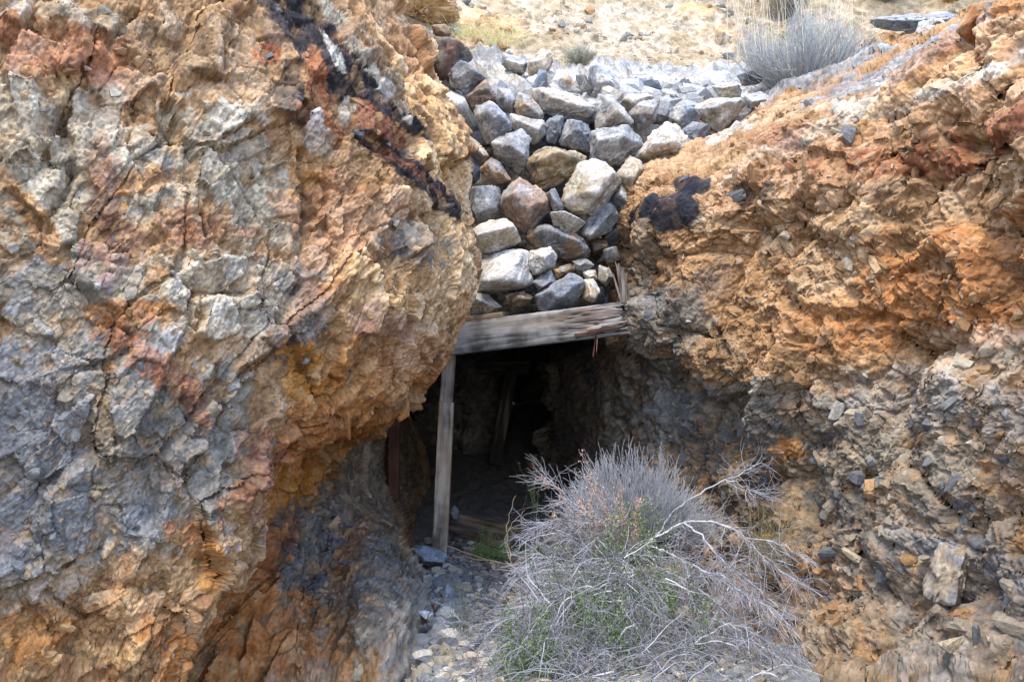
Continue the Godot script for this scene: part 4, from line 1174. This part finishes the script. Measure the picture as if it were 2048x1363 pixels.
# ---------- timber ----------
func beam(called: String, a: Vector3, b: Vector3, high: float, deep: float, s: int, parent: Node, o := {}) -> MeshInstance3D:
	var along := b - a
	var len := along.length()
	var l := along / len
	var back := (Vector3(0, 0, -1) if not o.has("back") else o.back as Vector3)
	back = (back - l * back.dot(l)).normalized()
	var up := l.cross(back).normalized() * -1.0
	var nl: int = o.get("nl", maxi(10, int(len * 260)))
	var ring := PackedVector2Array()
	var k: int = o.get("k", 16)
	for side in 4:                       # once round a rectangle with worn corners
		for i in k:
			var t := -1.0 + 2.0 * (i + 0.5) / k
			var p: Vector2 = [Vector2(t, 1), Vector2(1, -t), Vector2(-t, -1), Vector2(-1, t)][side]
			var corner := maxf(absf(p.x) + absf(p.y) - 1.72, 0.0)
			ring.append(p * (1.0 - corner * 0.22))
	var nr := ring.size()
	var grain := noise(s, 1.0, 4)
	var fine := noise(s + 1, 1.0, 2)
	var c0: Vector3 = o.get("light", lin(152, 150, 144))
	var c1: Vector3 = o.get("dark", lin(62, 60, 58))
	var c2: Vector3 = o.get("tint", lin(134, 118, 100))
	var fray: float = o.get("fray", 0.0)
	var torn: float = o.get("torn", 2.0)   # from this share of the length on the wood is split open
	var bend: float = o.get("bend", 0.0)
	var m := MB.new()
	for j in nl + 1:
		var t := float(j) / nl
		for i in nr:
			var q := ring[i]
			var y := q.y * high * 0.5
			var z := q.x * deep * 0.5
			var x := t * len
			var g := grain.get_noise_3d(x * 1.5, y * 17.0, z * 17.0)
			var h := fine.get_noise_3d(x * 3.0, y * 80.0, z * 80.0)
			var split := clampf((t - torn) * 6.0, 0, 1)
			var crack := maxf(0.05 - absf(fine.get_noise_3d(x * 0.7 + 3.0, y * 42.0, z * 42.0)), 0.0) / 0.05
			var inward := 0.0018 * crack + 0.0007 * h + 0.0022 * g + 0.003 * fine.get_noise_3d(x * 9.0, y * 9.0, z * 9.0)
			inward += split * (0.018 * crack + 0.012 * absf(fine.get_noise_3d(x * 0.9, y * 60.0, z * 60.0)))
			var dir := Vector2(q.x, q.y).normalized()
			var p2 := Vector2(z, y) - dir * inward
			var shift := 0.0
			if fray > 0.0 and t > 0.85:
				shift = (t - 0.85) / 0.15 * fray * (fine.get_noise_2d(y * 190.0, z * 190.0) + 0.6 * grain.get_noise_2d(y * 40.0, z * 40.0))
			m.v.append(a + l * (x + shift) + up * (p2.y + bend * sin(t * PI)) + back * p2.x)
			var c := c0.lerp(c1, clampf(0.42 + g * 0.7 + h * 0.4 + 0.9 * grain.get_noise_3d(x * 5.0 + 20.0, y * 5.0, z * 5.0), 0, 1))
			c = c.lerp(c2, clampf(grain.get_noise_3d(x * 1.2 + 9.0, y * 8.0, z * 8.0) * 1.4, 0, 0.5))
			c = c.lerp(c1 * 0.7, crack * 0.4 * clampf(0.3 + grain.get_noise_3d(x * 2.0 + 4.0, y * 6.0, z * 6.0) * 3.0, 0.0, 1.0))
			c = c.lerp(c1 * 0.75, split * clampf(0.2 + crack * 0.8, 0, 1) * 0.6)
			if split > 0.0 and o.has("raw"):
				c = c.lerp(o.raw, split * clampf(h * 2.2 - 0.1, 0, 0.6))
			m.c.append(Color(c.x, c.y, c.z))
	for j in nl:
		for i in nr:
			var p := j * nr + i
			var q := j * nr + (i + 1) % nr
			m.ix.append_array(PackedInt32Array([p, p + nr, q, q, p + nr, q + nr]))
	for e in 2:
		var o0 := 0 if e == 0 else nl * nr
		var mid := Vector3.ZERO
		for i in nr:
			mid += m.v[o0 + i] / nr
		var ci := m.v.size()
		m.v.append(mid)
		var ec := c1.lerp(c2, 0.4)
		m.c.append(Color(ec.x, ec.y, ec.z))
		for i in nr:
			if e == 0:
				m.ix.append_array(PackedInt32Array([ci, o0 + i, o0 + (i + 1) % nr]))
			else:
				m.ix.append_array(PackedInt32Array([ci, o0 + (i + 1) % nr, o0 + i]))
	# which way the faces wind depends on the axes
	var test := (m.v[nr] - m.v[0]).cross(m.v[1] - m.v[0])
	if test.dot(m.v[0] - a) > 0:
		for t in range(0, m.ix.size(), 3):
			var w := m.ix[t + 1]
			m.ix[t + 1] = m.ix[t + 2]
			m.ix[t + 2] = w
	smooth_normals(m)
	return inst(called, m.mesh(), woodmat, parent)

func build_timber() -> void:
	var lt := thing("lintel", "weathered grey timber lintel with a splintered right end, slanting across the portal", "beam")
	beam("timber", at(870, 682, 7.02), at(1247, 637, 6.58), 0.222, 0.2, 401, lt, {"fray": 0.09, "torn": 0.66, "raw": lin(124, 98, 86), "k": 36, "nl": 200})
	beam("lower_edge", at(905, 704.5, 6.985), at(1165, 676, 6.66), 0.012, 0.1, 402, lt, {"light": lin(160, 142, 114), "dark": lin(140, 112, 80), "k": 3})
	beam("split_strip", at(1150, 671, 6.56), at(1246, 656, 6.50), 0.028, 0.05, 403, lt, {"light": lin(98, 74, 62), "dark": lin(48, 36, 32), "tint": lin(80, 54, 46), "fray": 0.06, "k": 5, "torn": 0.1})
	beam("split_strip", at(1175, 660, 6.54), at(1250, 645, 6.49), 0.018, 0.04, 404, lt, {"light": lin(150, 120, 104), "dark": lin(80, 64, 58), "fray": 0.06, "k": 4, "torn": 0.1})
	beam("hanging_splinter", at(1192, 668, 6.55), at(1186, 712, 6.55), 0.010, 0.006, 405, lt, {"light": lin(104, 66, 56), "dark": lin(60, 36, 32), "k": 3, "fray": 0.04})
	beam("hanging_splinter", at(1195, 668, 6.54), at(1193, 702, 6.53), 0.005, 0.005, 406, lt, {"light": lin(150, 116, 100), "dark": lin(130, 80, 66), "k": 2, "fray": 0.03})
	var bd := thing("board", "short thin brown board lying on the left end of the lintel", "board")
	beam("plank", at(918, 641, 6.95), at(1011, 629, 6.85), 0.042, 0.16, 411, bd, {"light": lin(150, 126, 94), "dark": lin(84, 68, 52), "k": 6, "nl": 80})
	var sp := thing("splintered_board", "upright broken board end of grey splinters at the right end of the lintel", "board")
	var rng := RandomNumberGenerator.new()
	rng.seed = 33
	for i in 15:
		var x := 1240.0 + i * 1.2 + rng.randf_range(-2, 2)
		var top := x + rng.randf_range(-9, 7) + (i - 10) * 0.8
		var d := 6.74 - 0.003 * i + rng.randf_range(-0.05, 0.03)
		beam("slat", at(x + 3, 608, d), at(top, 528 + absf(i - 5) * 3.0 + rng.randf_range(-6, 26), d + 0.04), rng.randf_range(0.008, 0.024), 0.012, 420 + i, sp, {"k": 3, "nl": 26, "fray": 0.06, "light": lin(122, 114, 106), "dark": lin(54, 48, 44), "tint": lin(104, 84, 66)})
	var ps := thing("post", "slim grey wooden post holding up the left end of the lintel", "post")
	beam("upper_post", at(899, 704, 7.03), at(892, 806, 7.03), 0.094, 0.09, 441, ps, {"nl": 100, "k": 30, "light": lin(148, 138, 122), "dark": lin(70, 64, 56)})
	beam("lower_post", at(893, 804, 7.0), at(879, 1112, 6.97), 0.108, 0.1, 442, ps, {"nl": 150, "k": 26, "light": lin(164, 152, 132), "dark": lin(84, 76, 66), "tint": lin(150, 124, 94)})
	var pl := thing("plank", "dark brown plank standing in the gap left of the post", "plank")
	beam("plank", at(790, 760, 7.45), at(787, 1000, 7.4), 0.085, 0.06, 451, pl, {"nl": 100, "light": lin(86, 60, 46), "dark": lin(46, 34, 30), "tint": lin(80, 52, 40)})
	var ts := thing("prop", "leaning wooden prop standing in the dark inside the tunnel", "post")
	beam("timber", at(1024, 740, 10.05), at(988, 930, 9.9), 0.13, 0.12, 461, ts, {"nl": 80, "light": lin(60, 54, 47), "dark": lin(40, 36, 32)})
	var tc := thing("cap_beam", "short crossbeam resting on the leaning prop inside the tunnel", "beam")
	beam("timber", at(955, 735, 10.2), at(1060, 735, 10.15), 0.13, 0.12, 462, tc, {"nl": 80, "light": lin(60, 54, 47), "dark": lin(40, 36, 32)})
	var g1 := thing("fallen_timber", "longer old timber lying on the floor behind the post", "timber")
	beam("timber", at(898, 1032, 7.75), at(1150, 1092, 7.1), 0.07, 0.1, 471, g1, {"nl": 160, "light": lin(104, 90, 72), "dark": lin(52, 44, 36)})
	var g2 := thing("fallen_timber", "shorter split timber lying in front of the longer one", "timber")
	beam("timber", at(880, 1048, 7.45), at(1010, 1094, 7.1), 0.05, 0.09, 472, g2, {"nl": 120, "light": lin(108, 94, 76), "dark": lin(56, 48, 40), "torn": 0.3, "fray": 0.05})

# ---------- plants ----------
func walk(p: Vector3, d: Vector3, len: float, k: int, wob: float, pull: Vector3, rng: RandomNumberGenerator) -> PackedVector3Array:
	var out := PackedVector3Array([p])
	var dir := d.normalized()
	for i in k:
		dir = (dir + Vector3(rng.randfn(), rng.randfn(), rng.randfn()) * wob + pull / k).normalized()
		p += dir * len / k
		out.append(p)
	return out

func stalk(pts: Array, rng: RandomNumberGenerator, wob := 0.012) -> PackedVector3Array:   # a smooth crooked line through points
	var out := PackedVector3Array()
	var k := pts.size()
	for i in k - 1:
		for j in 5:
			var q: Vector3 = (pts[i] as Vector3).cubic_interpolate(pts[i + 1], pts[maxi(i - 1, 0)], pts[mini(i + 2, k - 1)], j / 5.0)
			if i + j > 0:
				q += Vector3(rng.randfn(), rng.randfn(), rng.randfn()) * wob * 0.5
			out.append(q)
	out.append(pts[k - 1])
	return out

func px_line(l: Array) -> Array:
	var out := []
	for i in range(0, l.size(), 3):
		out.append(at(l[i], l[i + 1], l[i + 2]))
	return out

func leaves_on(m: MB, p: PackedVector3Array, count: int, size: float, cols: Array, rng: RandomNumberGenerator, from := 0.2, spread := 0.01) -> void:
	for i in count:
		var t := lerpf(from, 1.0, rng.randf()) * (p.size() - 1)
		var k := mini(int(t), p.size() - 2)
		var q := p[k].lerp(p[k + 1], t - k) + Vector3(rng.randfn(), rng.randfn(), rng.randfn()) * spread
		var d := Vector3(rng.randfn(), rng.randfn() + 0.4, rng.randfn()).normalized() * size * rng.randf_range(0.6, 1.3)
		var w := d.cross(Vector3(rng.randfn(), rng.randfn(), rng.randfn())).normalized() * size * 0.32
		m.leaf(q, d, w, cols[rng.randi() % cols.size()])

func part_stuff(called: String, m: MB, mat: Material, o: Node, many := true) -> void:
	if m.v.is_empty():
		return
	var e := inst(called, m.mesh(), mat, o)
	if many:
		e.set_meta("kind", "stuff")

func broom(o: Node3D, root: Vector3, wide: float, high: float, count: int, c0: Vector3, c1: Vector3, r: float, rng: RandomNumberGenerator, deep := 0.8) -> void:
	var m := MB.new()
	for i in count:
		var a := rng.randf() * TAU
		var k := sqrt(rng.randf())
		if i % 3:                        # most stems stand together in uneven bunches
			var bunch := rng.randi() % 13
			a = bunch * 2.4 + rng.randfn() * 0.22
			k = clampf(sqrt((bunch * 0.618) - floorf(bunch * 0.618)) + rng.randfn() * 0.12, 0.0, 1.1)
		var tall := 0.86 + 0.2 * sin(a * 3.0 + k * 5.0)
		var out := Vector3(cos(a) * wide * 0.5, 0, sin(a) * wide * 0.5 * deep) * k
		var tip := root + out + Vector3.UP * high * sqrt(maxf(1.0 - k * k * 0.72, 0.05)) * rng.randf_range(0.72, 1.08) * tall
		var b := root + out * rng.randf_range(0.05, 0.3) + Vector3.UP * high * rng.randf_range(0.0, 0.15)
		var mid := b.lerp(tip, 0.5) + out * 0.16
		var p := PackedVector3Array()
		for j in 7:
			var t := j / 6.0
			p.append(b.lerp(mid, t).lerp(mid.lerp(tip, t), t) + Vector3(rng.randfn(), rng.randfn() * 0.4, rng.randfn()) * 0.008 * t)
		m.tube(p, r, r * 0.55, c0.lerp(c1, rng.randf() * 0.3), 3, c1.lerp(c0, rng.randf() * 0.4))
		for f in 3:                     # forks near the tip
			var q := p[3 + f]
			m.tube(walk(q, (tip - b).normalized() + Vector3(rng.randfn(), rng.randfn(), rng.randfn()) * 0.4, high * rng.randf_range(0.12, 0.3), 3, 0.15, Vector3.UP * 0.4, rng), r * 0.7, r * 0.45, c0.lerp(c1, 0.3), 3, c1)
	part_stuff("twigs", m, twigmat, o)

func build_plants() -> void:
	var rng := RandomNumberGenerator.new()
	rng.seed = 2024
	var lilac := lin(174, 176, 181)
	var bone := lin(206, 198, 184)
	var dusk := lin(124, 124, 128)
	var greens := [lin(76, 106, 36), lin(98, 128, 52), lin(112, 134, 74), lin(62, 88, 38)]
	var dusty := [lin(112, 130, 88), lin(98, 120, 74), lin(130, 142, 104), lin(82, 106, 56)]
	# the dense dome of grey twigs in front of the right-hand wall
	var o := thing("grey_shrub", "dense rounded grey-blue shrub of bare upright twigs right of the portal", "shrub", Vector3.ZERO)
	var root := at(1275, 1130, 6.1)
	broom(o, root, 0.92, 0.68, 1350, lin(62, 68, 80), lin(192, 193, 194), 0.0022, rng, 0.7)
	# the sprawling dead shrub
	o = thing("dead_shrub", "large sprawling dead shrub with bone-white branches drooping to the right", "shrub")
	var heart := at(1262, 1098, 5.6)
	var hero := [
		[[1262, 1098, 5.6, 1307, 1129, 5.45, 1361, 1162, 5.3, 1402, 1225, 5.1, 1439, 1241, 5.0, 1498, 1274, 4.9, 1600, 1350, 4.75], 0.0085],
		[[1270, 1096, 5.6, 1298, 1090, 5.5, 1336, 1104, 5.4, 1385, 1129, 5.3, 1423, 1146, 5.2, 1450, 1151, 5.15, 1468, 1175, 5.1, 1506, 1195, 5.0, 1570, 1240, 4.9], 0.0065],
		[[1290, 1094, 5.55, 1311, 1129, 5.4, 1307, 1154, 5.3, 1315, 1171, 5.25, 1307, 1203, 5.2, 1312, 1230, 5.15], 0.0055],
		[[1309, 1131, 5.45, 1331, 1154, 5.35, 1334, 1187, 5.3, 1315, 1221, 5.2, 1300, 1262, 5.1], 0.0055],
		[[1265, 1100, 5.6, 1310, 1075, 5.7, 1369, 1046, 5.7, 1439, 1046, 5.6, 1493, 1075, 5.5, 1531, 1121, 5.4, 1589, 1158, 5.3, 1655, 1198, 5.2], 0.0085],
		[[1369, 1046, 5.7, 1410, 1079, 5.6, 1452, 1129, 5.5, 1498, 1162, 5.4, 1556, 1212, 5.3, 1640, 1260, 5.2], 0.007],
		[[1310, 1075, 5.75, 1350, 1022, 5.85, 1390, 992, 5.85, 1452, 959, 5.85, 1510, 930, 5.85, 1545, 905, 5.85], 0.0065],
		[[1452, 959, 5.85, 1480, 968, 5.82, 1500, 978, 5.8, 1530, 990, 5.8], 0.004],
		[[1255, 1100, 5.6, 1200, 1120, 5.5, 1140, 1135, 5.4, 1078, 1110, 5.35, 1055, 1140, 5.3, 1070, 1180, 5.2], 0.007],
		[[1258, 1098, 5.65, 1208, 1070, 5.7, 1150, 1050, 5.7, 1100, 1046, 5.7, 1060, 1062, 5.65], 0.005],
		[[1255, 1095, 5.65, 1180, 1032, 5.75, 1140, 1000, 5.8, 1095, 955, 5.85], 0.0055],
		[[1256, 1105, 5.55, 1180, 1160, 5.2, 1090, 1200, 5.0, 1030, 1245, 4.9, 1022, 1338, 4.8], 0.0075],
		[[1180, 1160, 5.2, 1130, 1225, 4.95, 1099, 1254, 4.85, 1074, 1274, 4.8, 1091, 1337, 4.75, 1096, 1370, 4.7], 0.0065],
		[[1099, 1254, 4.85, 1112, 1280, 4.8, 1118, 1300, 4.78, 1135, 1325, 4.75], 0.005],
		[[1070, 1310, 4.8, 1110, 1294, 4.78, 1157, 1291, 4.78, 1186, 1292, 4.78, 1188, 1318, 4.75, 1160, 1335, 4.72], 0.0055],
		[[1262, 1104, 5.5, 1250, 1160, 5.2, 1262, 1220, 5.0, 1290, 1290, 4.85, 1350, 1370, 4.7], 0.007],
		[[1262, 1100, 5.5, 1330, 1210, 5.1, 1400, 1290, 4.95, 1480, 1370, 4.8], 0.007],
		[[1307, 1129, 5.45, 1400, 1180, 5.2, 1500, 1260, 5.0, 1590, 1310, 4.9, 1680, 1370, 4.8], 0.006],
		[[1493, 1075, 5.5, 1560, 1090, 5.4, 1620, 1120, 5.3, 1660, 1150, 5.3], 0.005],
		[[1250, 1110, 5.5, 1190, 1220, 5.0, 1160, 1300, 4.8, 1170, 1380, 4.7], 0.006]]
	var tw := MB.new()
	var buds := MB.new()
	var leaf := MB.new()
	var budc := [lin(196, 166, 146), lin(182, 148, 126), lin(208, 182, 164), lin(164, 130, 110)]
	for i in hero.size():
		var line := stalk(px_line(hero[i][0]), rng, 0.010)
		var m := MB.new()
		var grey: bool = i in [8, 9, 10, 11, 15, 16, 19]
		m.tube(line, hero[i][1] * (0.75 if grey else 1.0), hero[i][1] * 0.3, dusk.lerp(lilac, rng.randf() * 0.6) if grey else bone.lerp(lilac, 0.3 + rng.randf() * 0.7) * 0.92, 5, lilac)
		inst("branch", m.mesh(), twigmat, o)
		var droop := Vector3(0.2, -1.0, 0.3) if line[-1].x > heart.x else Vector3(-0.25, -0.7, 0.3)
		if i == 6 or i == 7:
			droop = Vector3(0.8, 0.0, 0.0)
		var start := line.size() / 5
		for k in range(start, line.size()):
			var n := 4
			for t in n:
				if i in [6, 7] and k < line.size() * 0.55:
					continue
				var fwd := (line[mini(k + 1, line.size() - 1)] - line[maxi(k - 1, 0)]).normalized()
				var p := walk(line[k], fwd * 0.8 + Vector3(rng.randfn(), rng.randfn(), rng.randfn()) * 0.6, rng.randf_range(0.06, 0.26), 5, 0.2, droop * 0.35, rng)
				var cc := lilac.lerp(dusk, rng.randf() * 0.8)
				tw.tube(p, 0.0021, 0.0009, cc, 3)
				for u in 2:
					var q := walk(p[2 + u], (p[3] - p[2]).normalized() + Vector3(rng.randfn(), rng.randfn(), rng.randfn()) * 0.5, rng.randf_range(0.04, 0.14), 3, 0.15, droop * 0.3, rng)
					tw.tube(q, 0.0013, 0.0007, cc.lerp(lin(178, 156, 142), rng.randf() * 0.7), 3)
					if line[-1].x > heart.x and rng.randf() < 0.45:
						buds.ball(q[-1], rng.randf_range(0.0018, 0.0034), budc[rng.randi() % 4])
	part_stuff("twigs", tw, twigmat, o)
	part_stuff("buds", buds, twigmat, o)
	# the tangle of grey arching twigs in the foreground
	o = thing("tangled_shrub", "low tangle of arching lilac-grey twigs filling the foreground, mixed with small green leaves", "shrub")
	tw = MB.new()
	leaf = MB.new()
	for i in 1250:
		var a: Vector3
		var dir: Vector3
		match i % 5:
			0, 1:
				var ax := rng.randf_range(1010, 1300)
				a = at(ax, rng.randf_range(1110.0 + clampf(1150.0 - ax, 0, 120), 1340), rng.randf_range(4.7, 5.4))
				dir = Vector3(rng.randf_range(-1.4, 0.5), rng.randf_range(-0.5, 0.8), rng.randf_range(-0.4, 0.7))
			4:
				a = at(rng.randf_range(950, 1560), rng.randf_range(1280, 1400), rng.randf_range(4.3, 4.8))
				dir = Vector3(rng.randf_range(-1.0, 1.0), rng.randf_range(-0.2, 0.9), rng.randf_range(-0.3, 0.5))
			2:
				a = at(rng.randf_range(1230, 1540), rng.randf_range(1100, 1320), rng.randf_range(4.8, 5.6))
				dir = Vector3(rng.randf_range(-0.2, 1.4), rng.randf_range(-0.7, 0.5), rng.randf_range(-0.3, 0.6))
			_:
				a = at(rng.randf_range(1120, 1260), rng.randf_range(1040, 1140), rng.randf_range(5.4, 5.8))
				dir = Vector3(rng.randf_range(-0.9, 0.5), rng.randf_range(-0.4, 0.5), rng.randf_range(-0.2, 0.6))
		var p := walk(a, dir, rng.randf_range(0.12, 0.42), 8, 0.17, Vector3(rng.randfn() * 0.5, -0.75, 0.1), rng)
		var cc := lilac.lerp(dusk * 0.5, pow(rng.randf(), 0.65)).lerp(lin(104, 92, 80), rng.randf() * 0.4)
		var thick := rng.randf_range(0.0016, 0.0032) if i % 12 else rng.randf_range(0.0036, 0.0056)
		tw.tube(p, thick, 0.0008, cc if i % 12 else bone.lerp(lilac, 0.6), 3)
		for u in 3:
			tw.tube(walk(p[2 + u * 2], (p[4] - p[3]).normalized() + Vector3(rng.randfn(), rng.randfn(), rng.randfn()) * 0.8, rng.randf_range(0.04, 0.16), 3, 0.2, Vector3(0, -0.3, 0), rng), 0.0013, 0.0007, cc, 3)
	part_stuff("twigs", tw, twigmat, o)
	for i in 290:                       # leafy shoots coming up through it
		var zone: Array = [[1090, 1260, 1150, 1290, 5.0], [1000, 1110, 1270, 1380, 4.75], [1190, 1330, 1060, 1180, 5.3], [1150, 1260, 1210, 1370, 4.85], [1290, 1420, 1150, 1330, 5.0]][[0, 1, 1, 1, 2, 3, 3, 4][rng.randi() % 8]]
		var a := at(rng.randf_range(zone[0], zone[1]), rng.randf_range(zone[2], zone[3]) + 40.0, zone[4] + rng.randf_range(-0.15, 0.25))
		var p := walk(a, Vector3(rng.randfn() * 0.3, 1, rng.randfn() * 0.3), rng.randf_range(0.12, 0.34), 7, 0.08, Vector3.ZERO, rng)
		leaf.tube(p, 0.0018, 0.001, lin(96, 104, 66), 3)
		leaves_on(leaf, p, 56, 0.013, greens if i % 3 == 0 else dusty, rng, 0.05, 0.014)
	part_stuff("leaves", leaf, leafmat, o)
	# the shrub with dried pinkish seed heads
	o = thing("seeding_shrub", "thin shrub with dry pinkish-brown seed heads in front of the dense grey shrub", "shrub")
	tw = MB.new()
	buds = MB.new()
	leaf = MB.new()
	for i in 24:
		var left := i % 2 == 0
		var tip := at(rng.randf_range(1150, 1245), rng.randf_range(925, 1060), rng.randf_range(5.45, 5.8)) if left else at(rng.randf_range(1100, 1290), rng.randf_range(990, 1090), rng.randf_range(5.4, 5.9))
		if i == 2:
			tip = at(1093, 958, 5.6)
		if i == 4:
			tip = at(1166, 914, 5.6)
		var base := at(rng.randf_range(1215, 1262), rng.randf_range(1080, 1120), 5.62)
		var line := stalk([base, base.lerp(tip, 0.5) + Vector3(rng.randfn() * 0.03, -0.02, rng.randfn() * 0.03), tip], rng, 0.012)
		tw.tube(line, 0.0032, 0.0013, lin(160, 140, 126), 4, lin(184, 160, 144))
		for k in range(3, line.size()):
			for t in 4:
				var p := walk(line[k], (tip - base).normalized() + Vector3(rng.randfn(), rng.randfn(), rng.randfn()) * 0.8, rng.randf_range(0.02, 0.08), 3, 0.2, Vector3.ZERO, rng)
				tw.tube(p, 0.0012, 0.0008, lin(178, 152, 136), 3)
				for u in 3:
					buds.ball(p[rng.randi_range(1, 3)] + Vector3(rng.randfn(), rng.randfn(), rng.randfn()) * 0.005, rng.randf_range(0.0022, 0.0048), budc[rng.randi() % 4])
	for i in 9:
		var base := at(rng.randf_range(1240, 1330), rng.randf_range(1040, 1110), 5.5)
		var p := walk(base, Vector3(rng.randfn() * 0.3, 1, 0), rng.randf_range(0.1, 0.22), 6, 0.08, Vector3.ZERO, rng)
		leaf.tube(p, 0.0016, 0.001, lin(96, 104, 66), 3)
		leaves_on(leaf, p, 34, 0.012, greens, rng, 0.1, 0.008)
	part_stuff("twigs", tw, twigmat, o)
	part_stuff("seed_heads", buds, twigmat, o)
	part_stuff("leaves", leaf, leafmat, o)
	# runners creeping over the gravel from the post
	o = thing("creeping_runner", "tan bare runners creeping over the gravel from the foot of the post", "plant")
	for l in [[892, 1092, 6.75, 954, 1112, 6.5, 1024, 1129, 6.3, 1082, 1124, 6.1], [905, 1112, 6.7, 980, 1122, 6.4, 1040, 1130, 6.2, 1090, 1140, 6.0], [1024, 1129, 6.3, 1012, 1080, 6.3, 1025, 1046, 6.3, 1050, 1020, 6.3], [1030, 1126, 6.25, 1080, 1090, 6.1, 1130, 1062, 6.0], [1020, 1118, 6.3, 1014, 1060, 6.35, 1022, 1020, 6.35, 1032, 990, 6.35]]:
		var m := MB.new()
		m.tube(stalk(px_line(l), rng, 0.008), 0.0042, 0.0016, lin(190, 168, 130), 4, lin(170, 146, 120))
		inst("runner", m.mesh(), twigmat, o)
	# single green plants
	for l in [[1072, 1030, 7.0, 120, "tall narrow green plant growing at the right side of the tunnel mouth"], [968, 1110, 6.9, 60, "small green weed left of the runners behind the post"], [1010, 1112, 6.8, 70, "small green weed beside the fallen timber"], [932, 1260, 5.2, 110, "tuft of thin grey-green stems in the gravel left of the tangled shrub"]]:
		o = thing("green_plant", l[4], "plant")
		leaf = MB.new()
		var reed: bool = l[0] == 932
		for i in (26 if reed else 7):
			var h: float = l[3] / F * l[2]
			var p := walk(at(l[0], l[1], l[2]) + Vector3(rng.randfn(), 0, rng.randfn()) * (0.03 if reed else 0.015), Vector3(rng.randfn() * 0.22, 1, rng.randfn() * 0.2), h * rng.randf_range(0.6, 1.1), 6, 0.04, Vector3(0, -0.1, 0), rng)
			leaf.tube(p, 0.002, 0.0008, lin(112, 116, 84), 3)
			if not reed:
				leaves_on(leaf, p, 46, 0.010, greens, rng, 0.0, 0.009)
		part_stuff("leaves", leaf, leafmat, o, false)
	o = thing("grass_tuft", "short bright green grass growing by the fallen timbers", "grass")
	leaf = MB.new()
	for i in 260:
		var p := at(rng.randf_range(945, 1110), rng.randf_range(1100, 1122), rng.randf_range(6.5, 6.9))
		leaf.tube(walk(p, Vector3(rng.randfn() * 0.4, 1, rng.randfn() * 0.3), rng.randf_range(0.04, 0.11), 4, 0.1, Vector3(0, -0.4, 0), rng), 0.0022, 0.0006, lin(74, 112, 40).lerp(lin(110, 130, 60), rng.randf()), 3)
	part_stuff("blades", leaf, leafmat, o)
	o = thing("dry_grass", "thin dry grass standing against the right rock face behind the dead shrub", "grass")
	leaf = MB.new()
	for i in 170:
		var p := at(rng.randf_range(1490, 1600), rng.randf_range(1110, 1170), rng.randf_range(5.4, 5.7))
		leaf.tube(walk(p, Vector3(rng.randfn() * 0.2, 1, rng.randfn() * 0.2), rng.randf_range(0.15, 0.42), 6, 0.06, Vector3(0.1, -0.2, 0), rng), 0.0016, 0.0006, lin(166, 146, 104).lerp(lin(120, 122, 80), rng.randf()), 3)
	part_stuff("blades", leaf, leafmat, o)
	# the pale shrub on the ledge at the upper right
	o = thing("pale_shrub", "wide pale grey shrub of bare twigs on the ledge at the upper right", "shrub")
	root = at(1608, 216, 7.8)
	broom(o, root, 1.25, 0.80, 520, lin(88, 88, 88), lin(194, 194, 188), 0.0028, rng, 0.7)
	leaf = MB.new()
	for i in 46:
		var p := walk(root + Vector3(rng.randfn() * 0.28, rng.randf_range(0.25, 0.55), 0.2), Vector3(rng.randfn() * 0.4, 1, 0.3), 0.1, 4, 0.1, Vector3.ZERO, rng)
		leaves_on(leaf, p, 12, 0.013, [lin(150, 164, 116), lin(172, 184, 140), lin(130, 146, 90)], rng, 0.0, 0.012)
	part_stuff("leaves", leaf, leafmat, o)
	tw = MB.new()
	for i in 55:
		tw.tube(walk(root + Vector3(rng.randf_range(-0.6, 0.5), 0.35, rng.randfn() * 0.1), Vector3(rng.randfn() * 0.12 - 0.04, 1, 0), rng.randf_range(0.35, 0.95), 7, 0.03, Vector3.ZERO, rng), 0.0027, 0.0014, lin(220, 204, 168), 3)
	part_stuff("straw_stalks", tw, twigmat, o)
	# further shrubs on the hillside
	for l in [[1572, 36, 10.4, 0.5, 0.55, "bushy grey-brown shrub on the hillside behind the pale shrub", 380], [1160, 132, 9.4, 0.34, 0.22, "tiny green-grey shrub at the top of the heap of stones", 170], [1770, 8, 10.8, 0.7, 0.45, "brownish shrub on the hillside above the dark ledge", 320], [1900, 6, 10.2, 0.6, 0.4, "golden shrub on the hillside at the top right corner", 320]]:
		o = thing("hillside_shrub", l[5], "shrub")
		var gold: bool = l[0] == 1900
		broom(o, at(l[0], l[1], l[2]), l[3], l[4], l[6], lin(120, 112, 98) if not gold else lin(150, 120, 70), lin(190, 182, 160) if not gold else lin(206, 176, 110), 0.003, rng, 0.8)
		leaf = MB.new()
		if l[0] == 1160:
			for i in 60:
				leaves_on(leaf, walk(at(1150, 128, 9.35) + Vector3(rng.randfn() * 0.08, 0, 0), Vector3(rng.randfn() * 0.3, 1, 0), 0.14, 4, 0.1, Vector3.ZERO, rng), 6, 0.014, dusty, rng, 0.0, 0.01)
			part_stuff("leaves", leaf, leafmat, o)
	for l in [[945, 82, 9.9, 0.5, "pale yellow-green grass tuft at the foot of the hillside, left of the heap"], [1010, 100, 9.8, 0.35, "smaller dry grass tuft right of the pale yellow-green one"]]:
		o = thing("hillside_grass", l[4], "grass")
		leaf = MB.new()
		for i in 240:
			leaf.tube(walk(at(l[0], l[1], l[2]) + Vector3(rng.randfn() * 0.1 * l[3] * 3, 0, rng.randfn() * 0.1), Vector3(rng.randfn() * 0.35, 1, rng.randfn() * 0.3), rng.randf_range(0.08, 0.26), 5, 0.08, Vector3(0.1, -0.5, 0), rng), 0.0022, 0.0008, lin(202, 190, 130).lerp(lin(170, 176, 110), rng.randf()), 3)
		part_stuff("blades", leaf, leafmat, o)
